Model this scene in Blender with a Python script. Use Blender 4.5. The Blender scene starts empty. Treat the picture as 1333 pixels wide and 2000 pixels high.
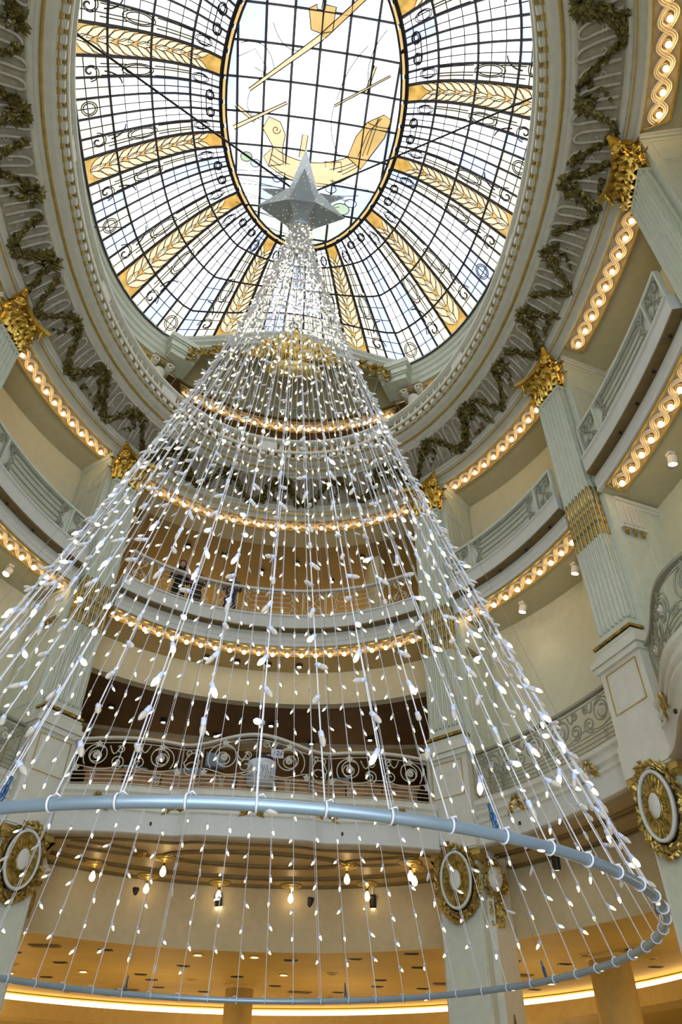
import bpy, math, random
import numpy as np
from mathutils import Vector, Matrix

random.seed(11)
PI = math.pi
S = bpy.context.scene
COL = S.collection

# ------------------------------------------------------------------ camera
cam = bpy.data.cameras.new('camera')
cam.sensor_fit = 'VERTICAL'
cam.sensor_height = 36.0
cam.lens = 36.0 * 1385.0 / 2000.0
cam.clip_end = 200
cam_ob = bpy.data.objects.new('camera', cam)
COL.objects.link(cam_ob)
_z = Vector((690.0 - 666.5, -570.0 - 1000.0, 1385.0)).normalized()     # zenith seen in camera axes (right, down, forward)
_f = (Vector((0, 0, 1)) - _z * _z.z).normalized()
_r = _f.cross(_z)
if _r.x < 0:
    _r = -_r
YAW = math.radians(6.6)
_Y = _f * math.cos(YAW) - _r * math.sin(YAW)
_X = _r * math.cos(YAW) + _f * math.sin(YAW)
right = Vector((_X.x, _Y.x, _z.x)); down = Vector((_X.y, _Y.y, _z.y)); fwd = Vector((_X.z, _Y.z, _z.z))
cam_ob.matrix_world = Matrix(((right.x, -down.x, -fwd.x, 0), (right.y, -down.y, -fwd.y, 0), (right.z, -down.z, -fwd.z, 1.6), (0, 0, 0, 1)))
S.camera = cam_ob

# ------------------------------------------------------------------ world, exposure
W = bpy.data.worlds.new('sky'); S.world = W; W.use_nodes = True
bg = W.node_tree.nodes['Background']
bg.inputs['Color'].default_value = (0.80, 0.88, 1.0, 1); bg.inputs['Strength'].default_value = 4.6
S.view_settings.view_transform = 'Standard'; S.view_settings.look = 'None'
S.view_settings.gamma = 1.0; S.view_settings.use_curve_mapping = False
S.view_settings.exposure = 0.30
CY = S.cycles
CY.max_bounces = 5; CY.diffuse_bounces = 3; CY.glossy_bounces = 3; CY.transmission_bounces = 3; CY.caustics_reflective = False; CY.caustics_refractive = False; CY.adaptive_threshold = 0.04; CY.adaptive_min_samples = 12
DAY = 2.6            # glow given to the clear dome glass in place of daylight
TINT = 2.65           # base of the weaker stand-in glow of coloured and opal glass
BULB = 13.0          # bare lamps of the light strips

# daylight also enters through the street windows behind the viewer: portals guide it, they give no light themselves
for (x, z, w, h) in ((0, 2.9, 8.4, 5.4), (0, 8.7, 8.4, 3.6)):
    al = bpy.data.lights.new('window_portal', 'AREA'); al.shape = 'RECTANGLE'; al.size = w; al.size_y = h; al.cycles.is_portal = True
    ao = bpy.data.objects.new('window_portal', al); COL.objects.link(ao); ao.location = (x, -2.75, z); ao.rotation_euler = (math.pi / 2, 0, math.pi)

# ------------------------------------------------------------------ materials
MATS = {}
def mat(name, col, rough=0.6, metal=0.0, var=0.06, scale=6.0, bump=0.0, bscale=40.0, emit=None, es=0.0, alpha=1.0, trans=0.0, sample=True, spec=0.5):
    m = bpy.data.materials.new(name); m.use_nodes = True
    nt = m.node_tree; b = nt.nodes['Principled BSDF']
    b.inputs['Roughness'].default_value = rough; b.inputs['Metallic'].default_value = metal
    b.inputs['Specular IOR Level'].default_value = spec
    tc = nt.nodes.new('ShaderNodeTexCoord')
    if var > 0:
        n = nt.nodes.new('ShaderNodeTexNoise'); n.inputs['Scale'].default_value = scale; n.inputs['Detail'].default_value = 4
        r = nt.nodes.new('ShaderNodeValToRGB')
        lo = [max(0, c * (1 - var * 1.6)) for c in col]; hi = [min(1, c * (1 + var)) for c in col]
        r.color_ramp.elements[0].position = 0.3; r.color_ramp.elements[0].color = (*lo, 1)
        r.color_ramp.elements[1].position = 0.7; r.color_ramp.elements[1].color = (*hi, 1)
        nt.links.new(tc.outputs['Object'], n.inputs['Vector']); nt.links.new(n.outputs['Fac'], r.inputs['Fac'])
        nt.links.new(r.outputs['Color'], b.inputs['Base Color'])
    else:
        b.inputs['Base Color'].default_value = (*col, 1)
    if bump > 0:
        n2 = nt.nodes.new('ShaderNodeTexNoise'); n2.inputs['Scale'].default_value = bscale; n2.inputs['Detail'].default_value = 3
        bp = nt.nodes.new('ShaderNodeBump'); bp.inputs['Strength'].default_value = bump; bp.inputs['Distance'].default_value = 0.02
        nt.links.new(tc.outputs['Object'], n2.inputs['Vector']); nt.links.new(n2.outputs['Fac'], bp.inputs['Height'])
        nt.links.new(bp.outputs['Normal'], b.inputs['Normal'])
    if emit:
        b.inputs['Emission Color'].default_value = (*emit, 1); b.inputs['Emission Strength'].default_value = es
        if not sample:
            m.cycles.emission_sampling = 'NONE'
    if trans:
        b.inputs['Transmission Weight'].default_value = trans
    MATS[name] = m
    return m

def glass(name, tint, strength, var=0.08, scale=1.2, sample=True):
    """stained glass of the laylight: its own glow stands in for daylight behind it"""
    m = bpy.data.materials.new(name); m.use_nodes = True
    nt = m.node_tree; b = nt.nodes['Principled BSDF']
    b.inputs['Base Color'].default_value = (tint[0] * .5, tint[1] * .5, tint[2] * .5, 1); b.inputs['Roughness'].default_value = 0.15
    tc = nt.nodes.new('ShaderNodeTexCoord'); n = nt.nodes.new('ShaderNodeTexNoise'); n.inputs['Scale'].default_value = scale; n.inputs['Detail'].default_value = 5
    r = nt.nodes.new('ShaderNodeValToRGB')
    r.color_ramp.elements[0].position = .3; r.color_ramp.elements[0].color = (*[c * (1 - var * 2) for c in tint], 1)
    r.color_ramp.elements[1].position = .7; r.color_ramp.elements[1].color = (*tint, 1)
    nt.links.new(tc.outputs['Object'], n.inputs['Vector']); nt.links.new(n.outputs['Fac'], r.inputs['Fac'])
    nt.links.new(r.outputs['Color'], b.inputs['Emission Color']); b.inputs['Emission Strength'].default_value = strength
    if not sample: m.cycles.emission_sampling = 'NONE'
    MATS[name] = m
    return m

mat('sage', (0.62, 0.67, 0.56), 0.5, var=.04)
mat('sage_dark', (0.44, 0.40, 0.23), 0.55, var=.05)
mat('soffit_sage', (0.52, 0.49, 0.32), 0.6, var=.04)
mat('cream', (0.69, 0.69, 0.53), 0.7, var=.03)
mat('pale', (0.69, 0.70, 0.61), 0.5, var=.04)
mat('white_paint', (0.66, 0.69, 0.66), 0.45, var=.02)
mat('stone_brown', (0.42, 0.36, 0.25), 0.6, var=.07)
mat('frieze_ground', (0.37, 0.35, 0.27), 0.6, var=.14, scale=9)
mat('relief', (0.60, 0.58, 0.48), 0.55, var=.1)
mat('gold', (0.86, 0.60, 0.14), 0.3, 0.9, var=.2, scale=9, bump=.35, bscale=30)
mat('gold_pale', (0.80, 0.62, 0.20), 0.35, 0.45, var=.15, scale=6)
mat('gold_line', (0.62, 0.45, 0.14), 0.4, 0.6, var=.12)
mat('antique_gold', (0.44, 0.315, 0.085), 0.36, 0.8, var=.4, scale=14, bump=.5, bscale=26)
mat('leaf_gold', (0.19, 0.165, 0.05), 0.42, 0.6, var=.5, scale=9, bump=.4, bscale=30)
mat('strip_panel', (0.62, 0.54, 0.40), 0.5, 0.15, var=.08)
mat('guilloche', (0.70, 0.61, 0.45), 0.45, 0.15, var=.06)
mat('bronze', (0.24, 0.17, 0.07), 0.45, 0.3, var=.1)
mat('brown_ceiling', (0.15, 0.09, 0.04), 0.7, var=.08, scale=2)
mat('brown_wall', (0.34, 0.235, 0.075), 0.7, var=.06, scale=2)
mat('store_ceiling', (0.54, 0.375, 0.085), 0.7, var=.06, scale=1.5)
mat('store_wall', (0.62, 0.45, 0.15), 0.7, var=.05)
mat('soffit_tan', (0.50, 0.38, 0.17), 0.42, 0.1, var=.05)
mat('header', (0.64, 0.54, 0.32), 0.7, var=.04)
mat('floor_marble', (0.62, 0.57, 0.48), 0.25, var=.12, scale=3)
mat('iron_sage', (0.33, 0.34, 0.27), 0.45, 0.1, var=.08)
mat('iron_white', (0.62, 0.61, 0.53), 0.45, 0.1, var=.05)
mat('steel_blue', (0.30, 0.40, 0.48), 0.32, 0.45, var=.04, scale=3)
mat('shackle', (0.05, 0.13, 0.27), 0.35, 0.6, var=.1)
mat('star_metal', (0.33, 0.385, 0.40), 0.4, 0.15, var=.06, scale=12)
mat('lid_dark', (0.12, 0.12, 0.10), 0.8, var=.05)
mat('lead', (0.012, 0.012, 0.018), 0.6, var=0)
mat('cable', (0.01, 0.01, 0.012), 0.6, var=0)
mat('steel_wire', (0.35, 0.35, 0.36), 0.4, 0.7, var=0)
mat('wire_white', (0.74, 0.76, 0.82), 0.5, var=0)
mat('socket_white', (0.55, 0.62, 0.80), 0.45, var=.03)
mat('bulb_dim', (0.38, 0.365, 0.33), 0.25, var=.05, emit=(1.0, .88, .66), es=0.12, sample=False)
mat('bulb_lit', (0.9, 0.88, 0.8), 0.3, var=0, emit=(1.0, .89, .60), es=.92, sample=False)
mat('lamp_glow', (1, .9, .7), 0.3, var=0, emit=(1.0, .66, .30), es=BULB)
mat('filament_glow', (1, .9, .7), 0.3, var=0, emit=(1.0, .70, .34), es=8)
mat('spot_glow', (1, .95, .85), 0.3, var=0, emit=(1.0, .86, .62), es=18)
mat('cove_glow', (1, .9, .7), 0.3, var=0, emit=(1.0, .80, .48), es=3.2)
mat('lamp_black', (0.03, 0.028, 0.025), 0.5, 0.2, var=.1)
mat('lamp_white', (0.78, 0.76, 0.72), 0.4, var=.03)
mat('wood', (0.42, 0.22, 0.08), 0.4, var=.25, scale=5)
mat('wood_dark', (0.10, 0.06, 0.03), 0.5, var=.2)
mat('cloth_black', (0.012, 0.012, 0.016), 0.8, var=.2, scale=20)
mat('cloth_grey', (0.06, 0.06, 0.075), 0.8, var=.2, scale=20)
mat('cloth_brown', (0.06, 0.038, 0.03), 0.8, var=.2, scale=20)
mat('cloth_pink', (0.55, 0.05, 0.16), 0.7, var=.1)
mat('skin', (0.42, 0.24, 0.16), 0.5, var=.06)
mat('hair', (0.015, 0.01, 0.008), 0.6, var=.2)
mat('plaster_face', (0.74, 0.70, 0.60), 0.45, var=.03)
mat('sign_board', (0.72, 0.80, 0.95), 0.3, var=.05, scale=8)
mat('sign_ink', (0.05, 0.07, 0.16), 0.6, var=0)
mat('screen_blue', (0.20, 0.28, 0.38), 0.25, var=.2, scale=3)
mat('fir', (0.03, 0.06, 0.03), 0.8, var=.3, scale=20)
mat('glass_bowl', (0.75, 0.82, 0.85), 0.1, var=0, trans=.6)
glass('glass_clear', (0.90, 0.94, 1.0), DAY)
glass('glass_sky', (0.66, 0.76, 1.0), TINT * .42, .1)
glass('glass_cream', (1.0, 0.95, 0.78), TINT * .36, .06)
glass('glass_amber', (1.0, 0.60, 0.15), TINT * .29, .28, 5)
glass('glass_leaf', (1.0, 0.83, 0.56), TINT * .32, .12, 5, sample=False)
glass('glass_gold', (1.0, 0.68, 0.26), TINT * .27, .12, 2, sample=False)
glass('glass_straw', (1.0, 0.83, 0.50), TINT * .31, .08, 2, sample=False)
glass('glass_green', (0.72, 0.92, 0.66), TINT * .28, .15, 2, sample=False)
glass('glass_sea', (0.86, 0.98, 0.88), TINT * .33, .08, 2)

# ------------------------------------------------------------------ mesh builder
class MB:
    def __init__(s):
        s.v = []; s.f = []; s.m = []; s.cur = 0
    def add(s, vs, fs):
        o = len(s.v); s.v.extend([tuple(p) for p in vs])
        for f in fs:
            s.f.append(tuple(i + o for i in f)); s.m.append(s.cur)
    def box(s, c, d, M=None):
        x, y, z = d[0] / 2, d[1] / 2, d[2] / 2
        vs = [Vector((c[0] + a * x, c[1] + b * y, c[2] + e * z)) for a in (-1, 1) for b in (-1, 1) for e in (-1, 1)]
        if M is not None:
            vs = [M @ p for p in vs]
        s.add(vs, [(0, 1, 3, 2), (4, 6, 7, 5), (0, 4, 5, 1), (2, 3, 7, 6), (0, 2, 6, 4), (1, 5, 7, 3)])
    def tube(s, pts, r, n=6, closed=False, r2=None, taper=None):
        pts = [Vector(p) for p in pts]; k = len(pts); rings = []
        ref = None
        for i, p in enumerate(pts):
            a = pts[(i - 1) % k] if (closed or i > 0) else p
            b = pts[(i + 1) % k] if (closed or i < k - 1) else p
            t = (b - a)
            if t.length < 1e-9: t = Vector((0, 0, 1))
            t.normalize()
            if ref is None:
                ref = Vector((0, 0, 1)) if abs(t.z) < .9 else Vector((1, 0, 0))
            x = ref - t * ref.dot(t)
            if x.length < 1e-6:
                x = t.orthogonal()
            x.normalize(); y = t.cross(x); ref = x
            rr = r if taper is None else r * taper(i / max(1, k - 1))
            ry = (r2 if r2 else r) * (rr / r)
            rings.append([p + x * math.cos(2 * PI * j / n) * rr + y * math.sin(2 * PI * j / n) * ry for j in range(n)])
        vs = [q for ring in rings for q in ring]; fs = []
        for i in range(k if closed else k - 1):
            i2 = (i + 1) % k
            for j in range(n):
                j2 = (j + 1) % n
                fs.append((i * n + j, i * n + j2, i2 * n + j2, i2 * n + j))
        if not closed:
            fs.append(tuple(range(n))[::-1]); fs.append(tuple((k - 1) * n + j for j in range(n)))
        s.add(vs, fs)
    def lathe(s, prof, n=12, M=None, sx=1.0, sy=1.0):
        vs = []; fs = []
        for r, z in prof:
            for j in range(n):
                a = 2 * PI * j / n
                p = Vector((r * math.cos(a) * sx, r * math.sin(a) * sy, z))
                vs.append(M @ p if M is not None else p)
        k = len(prof)
        for i in range(k - 1):
            for j in range(n):
                j2 = (j + 1) % n
                fs.append((i * n + j, i * n + j2, (i + 1) * n + j2, (i + 1) * n + j))
        fs.append(tuple(range(n))[::-1]); fs.append(tuple((k - 1) * n + j for j in range(n)))
        s.add(vs, fs)
    def grid(s, rows, close=False):
        """rows: list of lists of points with equal length"""
        n = len(rows[0]); vs = [p for r in rows for p in r]; fs = []
        for i in range(len(rows) - 1):
            for j in range(n if close else n - 1):
                j2 = (j + 1) % n
                fs.append((i * n + j, i * n + j2, (i + 1) * n + j2, (i + 1) * n + j))
        s.add(vs, fs)
    def sweep(s, rows, solid=True):
        """rows: one closed profile polygon per station"""
        n = len(rows[0]); vs = [p for r in rows for p in r]; fs = []
        for i in range(len(rows) - 1):
            for j in range(n):
                j2 = (j + 1) % n
                fs.append((i * n + j, i * n + j2, (i + 1) * n + j2, (i + 1) * n + j))
        if solid:
            fs.append(tuple(range(n))[::-1]); fs.append(tuple((len(rows) - 1) * n + j for j in range(n)))
        s.add(vs, fs)
    def prism(s, poly, z0, z1, M=None):
        n = len(poly)
        vs = [Vector((p[0], p[1], z0)) for p in poly] + [Vector((p[0], p[1], z1)) for p in poly]
        if M is not None: vs = [M @ p for p in vs]
        fs = [tuple(range(n))[::-1], tuple(range(n, 2 * n))] + [(i, (i + 1) % n, n + (i + 1) % n, n + i) for i in range(n)]
        s.add(vs, fs)
    def ball(s, c, r, n=8, k=5, sc=(1, 1, 1), M=None):
        prof = [(max(.001, math.sin(PI * i / k)) * r, -math.cos(PI * i / k) * r) for i in range(k + 1)]
        T = Matrix.Translation(Vector(c)) @ (M if M is not None else Matrix()) @ Matrix.Diagonal((*sc, 1))
        s.lathe(prof, n, T)
    def leaf(s, p, d, nrm, L, w, curl=.3):
        """a bent pointed leaf starting at p, running along d, lying on a surface with normal nrm"""
        d = d.normalized(); nrm = nrm.normalized(); sd = d.cross(nrm).normalized()
        a = p; b = p + d * L * .45 + nrm * L * curl * .5; c = p + d * L + nrm * L * curl * .2
        s.add([a, b + sd * w - nrm * w * .4, c, b - sd * w - nrm * w * .4, b + nrm * w * .35], [(0, 1, 4), (1, 2, 4), (2, 3, 4), (3, 0, 4)])
    def mesh(s, name, mats, smooth=False):
        me = bpy.data.meshes.new(name); me.from_pydata(s.v, [], s.f)
        mats = mats if isinstance(mats, (list, tuple)) else [mats]
        for m in mats: me.materials.append(MATS[m])
        if len(mats) > 1: me.polygons.foreach_set('material_index', s.m)
        if smooth: me.polygons.foreach_set('use_smooth', [True] * len(me.polygons))
        me.update()
        return me

def put(name, me, parent=None, loc=None, rot=None, world=False):
    o = bpy.data.objects.new(name, me); COL.objects.link(o)
    if loc is not None: o.location = loc
    if rot is not None: o.rotation_euler = rot
    if parent is not None:
        o.parent = parent
        if world and parent.parent is None:
            o.matrix_parent_inverse = parent.matrix_basis.inverted()
    return o
def thing(name, label, cat, loc=(0, 0, 0), rz=0, group=None):
    o = bpy.data.objects.new(name, None); COL.objects.link(o); o.empty_display_size = .2
    o.location = loc; o.rotation_euler = (0, 0, rz)
    o['label'] = label; o['category'] = cat
    if group: o['group'] = group
    return o
def tag(o, label, cat, group=None):
    o['label'] = label; o['category'] = cat
    if group: o['group'] = group
    return o
def struct(o, label=None):
    o['kind'] = 'structure'
    if label: o['label'] = label
    return o
def Rz(a): return Matrix.Rotation(a, 4, 'Z')
def T(x, y, z): return Matrix.Translation((x, y, z))
def rad(a): return math.radians(a)

# ------------------------------------------------------------------ plan of the rotunda: an oval, u measured inwards
A0, B0, Y0, N0, X0, XS = 6.84, 9.07, 7.37, 2.2, -.135, .015
def pt(deg, u, z=0.0):
    t = rad(deg); c, s = math.cos(t), math.sin(t)
    r = ((abs(c) / (A0 - u)) ** N0 + (abs(s) / (B0 - u)) ** N0) ** (-1 / N0)
    return Vector((r * c + X0 + XS * r * s, Y0 + r * s, z))
def inward(deg, u=.3):
    a = pt(deg - .2, u); b = pt(deg + .2, u); t = (b - a).normalized()
    return Vector((-t.y, t.x, 0))
def steps(a, b, d=2.0):
    n = max(2, int(abs(b - a) / d) + 1)
    return [a + (b - a) * i / n for i in range(n + 1)]
def oval_sweep(mb, a, b, prof, d=2.0):
    ths = steps(a, b, d); full = abs(abs(b - a) - 360) < .01
    mb.sweep([[pt(t, u, z) for u, z in prof] for t in ths], solid=not full)
def oval_mesh(name, m, a, b, prof, d=2.0, parent=None, smooth=False):
    mb = MB(); oval_sweep(mb, a, b, prof, d)
    return put(name, mb.mesh(name, m, smooth), parent, world=parent is not None)
def arc_ths(a, b, u, step):
    """angles at equal spacing along the oval"""
    ths = [a + (b - a) * i / 200 for i in range(201)]; P = [pt(t, u) for t in ths]
    L = [0]
    for i in range(200): L.append(L[-1] + (P[i + 1] - P[i]).length)
    n = max(1, round(L[-1] / step)); out = []
    for k in range(n + 1): out.append(float(np.interp(L[-1] * k / n, L, ths)))
    return out, L[-1]

PIL = {'far_right': 59.3, 'right': 21.8, 'near_right': -21.8, 'behind_right': -59.3, 'far_left': 120.7, 'left': 158.2, 'near_left': 201.8, 'behind_left': 239.3}
BAYS = {'far': (63.3, 116.7), 'R1': (26.8, 55.3), 'R2': (-16.8, 16.8), 'R3': (-55.3, -26.8), 'L1': (124.7, 153.2), 'L2': (163.2, 196.8), 'L3': (206.8, 235.3), 'near': (243.3, 296.7)}
# ================================================================== the setting
mb = MB(); mb.grid([[Vector((x, y, 0)) for x in np.linspace(-26, 26, 9)] for y in np.linspace(-2.7, 34, 9)])
struct(put('floor', mb.mesh('floor', 'floor_marble')), 'polished stone floor of the store')

# ---- ground floor: band of wall under the first gallery, store ceiling, cove
HDR = -0.85
def band(name, m, prof, ranges, label, d=2.0):
    mb = MB()
    for a, b in ranges: oval_sweep(mb, a, b, prof, d)
    o = struct(put(name, mb.mesh(name, m)), label)
    return o
band('wall_header', 'header', [(HDR, 5.74), (HDR, 4.49), (HDR - .05, 4.49), (HDR - .05, 5.74)], [(-60, 240)], 'curved plain wall band under the first gallery')
mb = MB()
rows = []
for i, k in enumerate((0, 1)):
    rows.append([pt(t, HDR - .045, 4.5) if k == 0 else Vector((26 * max(-1, min(1, 1.5 * math.cos(rad(t)))), max(-2.7, Y0 + 27 * max(-1, min(1, 1.5 * math.sin(rad(t))))), 4.5)) for t in steps(0, 360, 3)])
mb.grid(rows)
ceil_g = struct(put('ceiling_store', mb.mesh('ceiling_store', 'store_ceiling')), 'golden tan ceiling of the ground floor store')
# outer walls of the store and of the upper floors
mb = MB()
mb.box((0, 34.2, 13), (52, .4, 26)); mb.box((-26.2, 15.8, 13), (.4, 37, 26)); mb.box((26.2, 15.8, 13), (.4, 37, 26)); mb.box((-15.4, -2.7, 13), (22, .3, 26)); mb.box((15.4, -2.7, 13), (22, .3, 26)); mb.box((0, -2.7, 14.0), (9, .3, 7)); mb.box((0, -2.7, 6.2), (9, .3, 1.2))
struct(put('wall_outer', mb.mesh('wall_outer', 'store_wall')), 'tan outer walls deep inside the store')
# cove: a curved drop beam with a glowing strip standing for the lit recess above it, and the lower ceiling beyond
CC = Vector((-.2, 15.7, 0)); CR = 9.9
def cpt(deg, r, z): return CC + Vector((r * math.cos(rad(deg)), r * math.sin(rad(deg)), z))
mb = MB(); mb.sweep([[cpt(t, CR, 4.27), cpt(t, CR, 3.92), cpt(t, CR + .5, 3.86), cpt(t, CR + .5, 4.48), cpt(t, CR + .46, 4.48), cpt(t, CR + .46, 4.22), cpt(t, CR + .06, 4.22), cpt(t, CR + .06, 4.27)] for t in steps(-40, 220, 3)])
beam = put('trim_cove', mb.mesh('trim_cove', 'store_wall')); struct(beam, 'curved drop beam with a glowing cove above it')
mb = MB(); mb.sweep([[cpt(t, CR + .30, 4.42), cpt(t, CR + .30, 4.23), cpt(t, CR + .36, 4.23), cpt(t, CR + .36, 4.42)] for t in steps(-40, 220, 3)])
o = put('cove_glow_strip', mb.mesh('cove_glow_strip', 'cove_glow'), beam)
mb = MB(); mb.grid([[cpt(t, CR + .5, 3.86) for t in steps(-40, 220, 3)], [cpt(t, CR + 3.4, 3.86) for t in steps(-40, 220, 3)]])
struct(put('ceiling_lower', mb.mesh('ceiling_lower', 'store_ceiling')), 'lower tan ceiling beyond the cove')
mb = MB(); mb.sweep([[cpt(t, CR + 3.3, 4.0), cpt(t, CR + 3.3, 3.2), cpt(t, CR + 3.5, 3.2), cpt(t, CR + 3.5, 4.0)] for t in steps(-40, 220, 3)])
struct(put('wall_store_band', mb.mesh('wall_store_band', 'store_wall')), 'yellow wall band at the back of the store')
mb = MB(); mb.sweep([[cpt(t, CR + 4.6, 3.3), cpt(t, CR + 4.6, 0), cpt(t, CR + 4.8, 0), cpt(t, CR + 4.8, 3.3)] for t in steps(-40, 220, 3)])
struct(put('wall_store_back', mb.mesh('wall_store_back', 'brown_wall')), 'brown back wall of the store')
# ceiling fixtures of the store: recessed slots, vents, downlights
slot_me = MB(); slot_me.box((0, 0, -.006), (.30, .15, .012)); slot_me.box((0, .0, -.016), (.2, .05, .01)); slot_me = slot_me.mesh('slot', 'lamp_black')
m_ = MB(); m_.lathe([(.13, 0), (.13, -.02), (.10, -.025), (.09, -.01)], 14); ring_me = m_.mesh('trim_ring', 'store_wall')
m_ = MB(); m_.lathe([(.088, -.004), (.088, -.012)], 14); lens_me = m_.mesh('lens', 'lamp_black')
m_ = MB(); m_.lathe([(.07, -.004), (.07, -.014)], 12); lit_me = m_.mesh('lit_lens', 'spot_glow')
m_ = MB(); m_.box((0, 0, -.01), (.62, .24, .02)); m_.box((0, 0, -.026), (.5, .05, .012)); m_.box((0, .07, -.026), (.5, .03, .012)); m_.box((0, -.07, -.026), (.5, .03, .012)); vent_me = m_.mesh('vent', 'bronze')
m_ = MB(); m_.lathe([(.03, 0), (.03, -.08), (.055, -.09), (.06, -.2), (.05, -.2)], 10); can_me = m_.mesh('can', 'lamp_black')
m_ = MB(); m_.lathe([(.046, -.198), (.046, -.206)], 10); canlit_me = m_.mesh('can_lens', 'spot_glow')
rs = random.Random(4)
FIX = []
for i in range(70):
    for _ in range(60):
        x = rs.uniform(-8.2, 9.2); y = rs.uniform(15.5, 25.0)
        if (Vector((x, y, 0)) - CC).length > CR - .25: continue
        q = pt(math.degrees(math.atan2(y - Y0, x)), HDR)
        if Vector((x, y - Y0, 0)).length < (q - Vector((0, Y0, 0))).length + .4: continue
        if all((x - a) ** 2 + (y - b) ** 2 > .55 for a, b in FIX): break
    else: continue
    FIX.append((x, y)); k = i % 7
    rz = rs.uniform(-.15, .15)
    if k in (0, 1, 2, 5):
        t = thing('recessed_slot_light', 'small dark recessed slot fitting in the tan store ceiling', 'ceiling light', (x, y, 4.498), rz, 'slot fittings in the store ceiling')
        put('housing', slot_me, t)
    elif k in (3, 6):
        t = thing('recessed_downlight', 'round recessed downlight in the tan store ceiling', 'ceiling light', (x, y, 4.498), rz, 'round downlights in the store ceiling')
        put('trim_ring', ring_me, t); put('lens', lit_me if i % 2 else lens_me, t)
    else:
        t = thing('ceiling_vent', 'bronze slotted air vent in the tan store ceiling', 'vent', (x, y, 4.498), rz, 'air vents in the store ceiling')
        put('grille', vent_me, t)
for i in range(26):
    a = 30 + i * 5.0; r = CR + (1.0 if i % 2 else 2.2)
    p = cpt(a, r, 3.858)
    t = thing('ceiling_spotlight', 'small black spotlight on the lower ceiling beyond the cove', 'spotlight', p, rad(a), 'spotlights beyond the cove')
    put('can', can_me, t); put('lens', canlit_me, t)
def lamp(name, kind, loc, energy, col, radius=.1, **kw):
    l = bpy.data.lights.new(name, kind); l.energy = energy; l.color = col
    if kind != 'AREA': l.shadow_soft_size = radius
    for k, v in kw.items(): setattr(l, k, v)
    o = bpy.data.objects.new(name, l); COL.objects.link(o); o.location = loc
    return o
WARM = (1.0, .72, .38)
for p in [(-6, 18.5), (-2, 20.5), (2.5, 21), (6.5, 18), (9, 14), (-9.5, 14), (10.5, 8), (-10.5, 8), (0, 24.5), (6.5, 22.5), (-6.5, 22.5)]:
    lamp('store_lamp', 'POINT', (p[0], p[1], 2.6), 48, WARM, .3)
for p in [(-8, 27), (-2, 28.2), (4, 28), (10, 25)]:
    lamp('store_lamp', 'POINT', (p[0], p[1], 2.9), 70, WARM, .3)
# round store columns
def round_column(x, y, r, lab):
    t = thing('round_column', lab, 'column', (x, y, 0))
    m = MB(); m.lathe([(r, .25), (r, 4.44)], 28); put('shaft', m.mesh('shaft', 'store_wall', True), t)
    m = MB(); m.lathe([(r + .08, 0), (r + .08, .2), (r, .26)], 28); put('base', m.mesh('base', 'bronze'), t)
    m = MB(); m.lathe([(r, 4.42), (r + .04, 4.44), (r + .04, 4.5)], 28); put('collar', m.mesh('collar', 'store_wall'), t)
round_column(.1, 21.9, .36, 'slim round tan column below the middle of the pipe ring')
round_column(7.65, 16.4, .42, 'thick round tan column right of the square pier')
# little dark fir beside the square pier
t = thing('christmas_tree', 'dark little fir standing beside the far right ground pier', 'tree', (6.0, 18.4, 0))
m = MB(); m.lathe([(.05, 0), (.04, .8)], 8); put('trunk', m.mesh('trunk', 'wood_dark'), t)
m = MB(); rr = random.Random(3)
for i in range(420):
    h = rr.random() ** .8; z = .5 + h * 2.65; r = (1 - h) * .75 * (.5 + .5 * rr.random()); a = rr.random() * 2 * PI
    d = Vector((math.cos(a), math.sin(a), -.25))
    m.leaf(Vector((r * math.cos(a), r * math.sin(a), z)), d, Vector((0, 0, 1)), .22, .05, .1)
put('needles', m.mesh('needles', 'fir'), t)['kind'] = 'stuff'

# ---- first gallery (z 5.7 - 6.62): soffit, floor, fascia per bay
def far_path(n=70):
    P = []
    for i in range(n + 1):
        x = -3.62 + 7.24 * i / n
        k = 1 / (1 + math.exp((abs(x) - 1.22) * 11))
        bow = .10 * math.cos(PI * (abs(x) - 2.45) / 2.3) if abs(x) > 1.22 else .02
        y = 14.26 - .17 * k - max(0, bow) * (1 - k)
        P.append(Vector((x, y, 0)))
    return P
def r2_u(t, a, b):
    q = (t - a) / (b - a)
    return .62 + .68 * math.sin(PI * q) ** 1.35
def bay_path(bay):
    a, b = BAYS[bay]
    if bay in ('far',): P = far_path()
    elif bay in ('near',):
        P = [Vector((p.x, 2 * Y0 - p.y, 0)) for p in far_path()][::-1]
    elif bay in ('R2', 'L2'): P = [pt(t, r2_u(t, a, b)) for t in steps(a, b, .8)]
    else: P = [pt(t, .50) for t in steps(a, b, .8)]
    # run so that the inward normal lies on the left of travel or right: store both
    N = []
    for i in range(len(P)):
        d = (P[min(i + 1, len(P) - 1)] - P[max(i - 1, 0)]).normalized()
        nn = Vector((-d.y, d.x, 0))
        if nn.dot(Vector((0, Y0, 0)) - P[i]) < 0: nn = -nn
        N.append(nn)
    return P, N
def path_sweep(mb, P, N, prof):
    mb.sweep([[P[i] + N[i] * d + Vector((0, 0, z)) for d, z in prof] for i in range(len(P))])
band('floor_gallery', 'sage_dark', [(.52, 6.62), (.52, 5.74), (HDR - .2, 5.74), (HDR - .2, 6.62)], [(-90, 270)], 'curved slab of the first gallery')
n_ = 0
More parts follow.
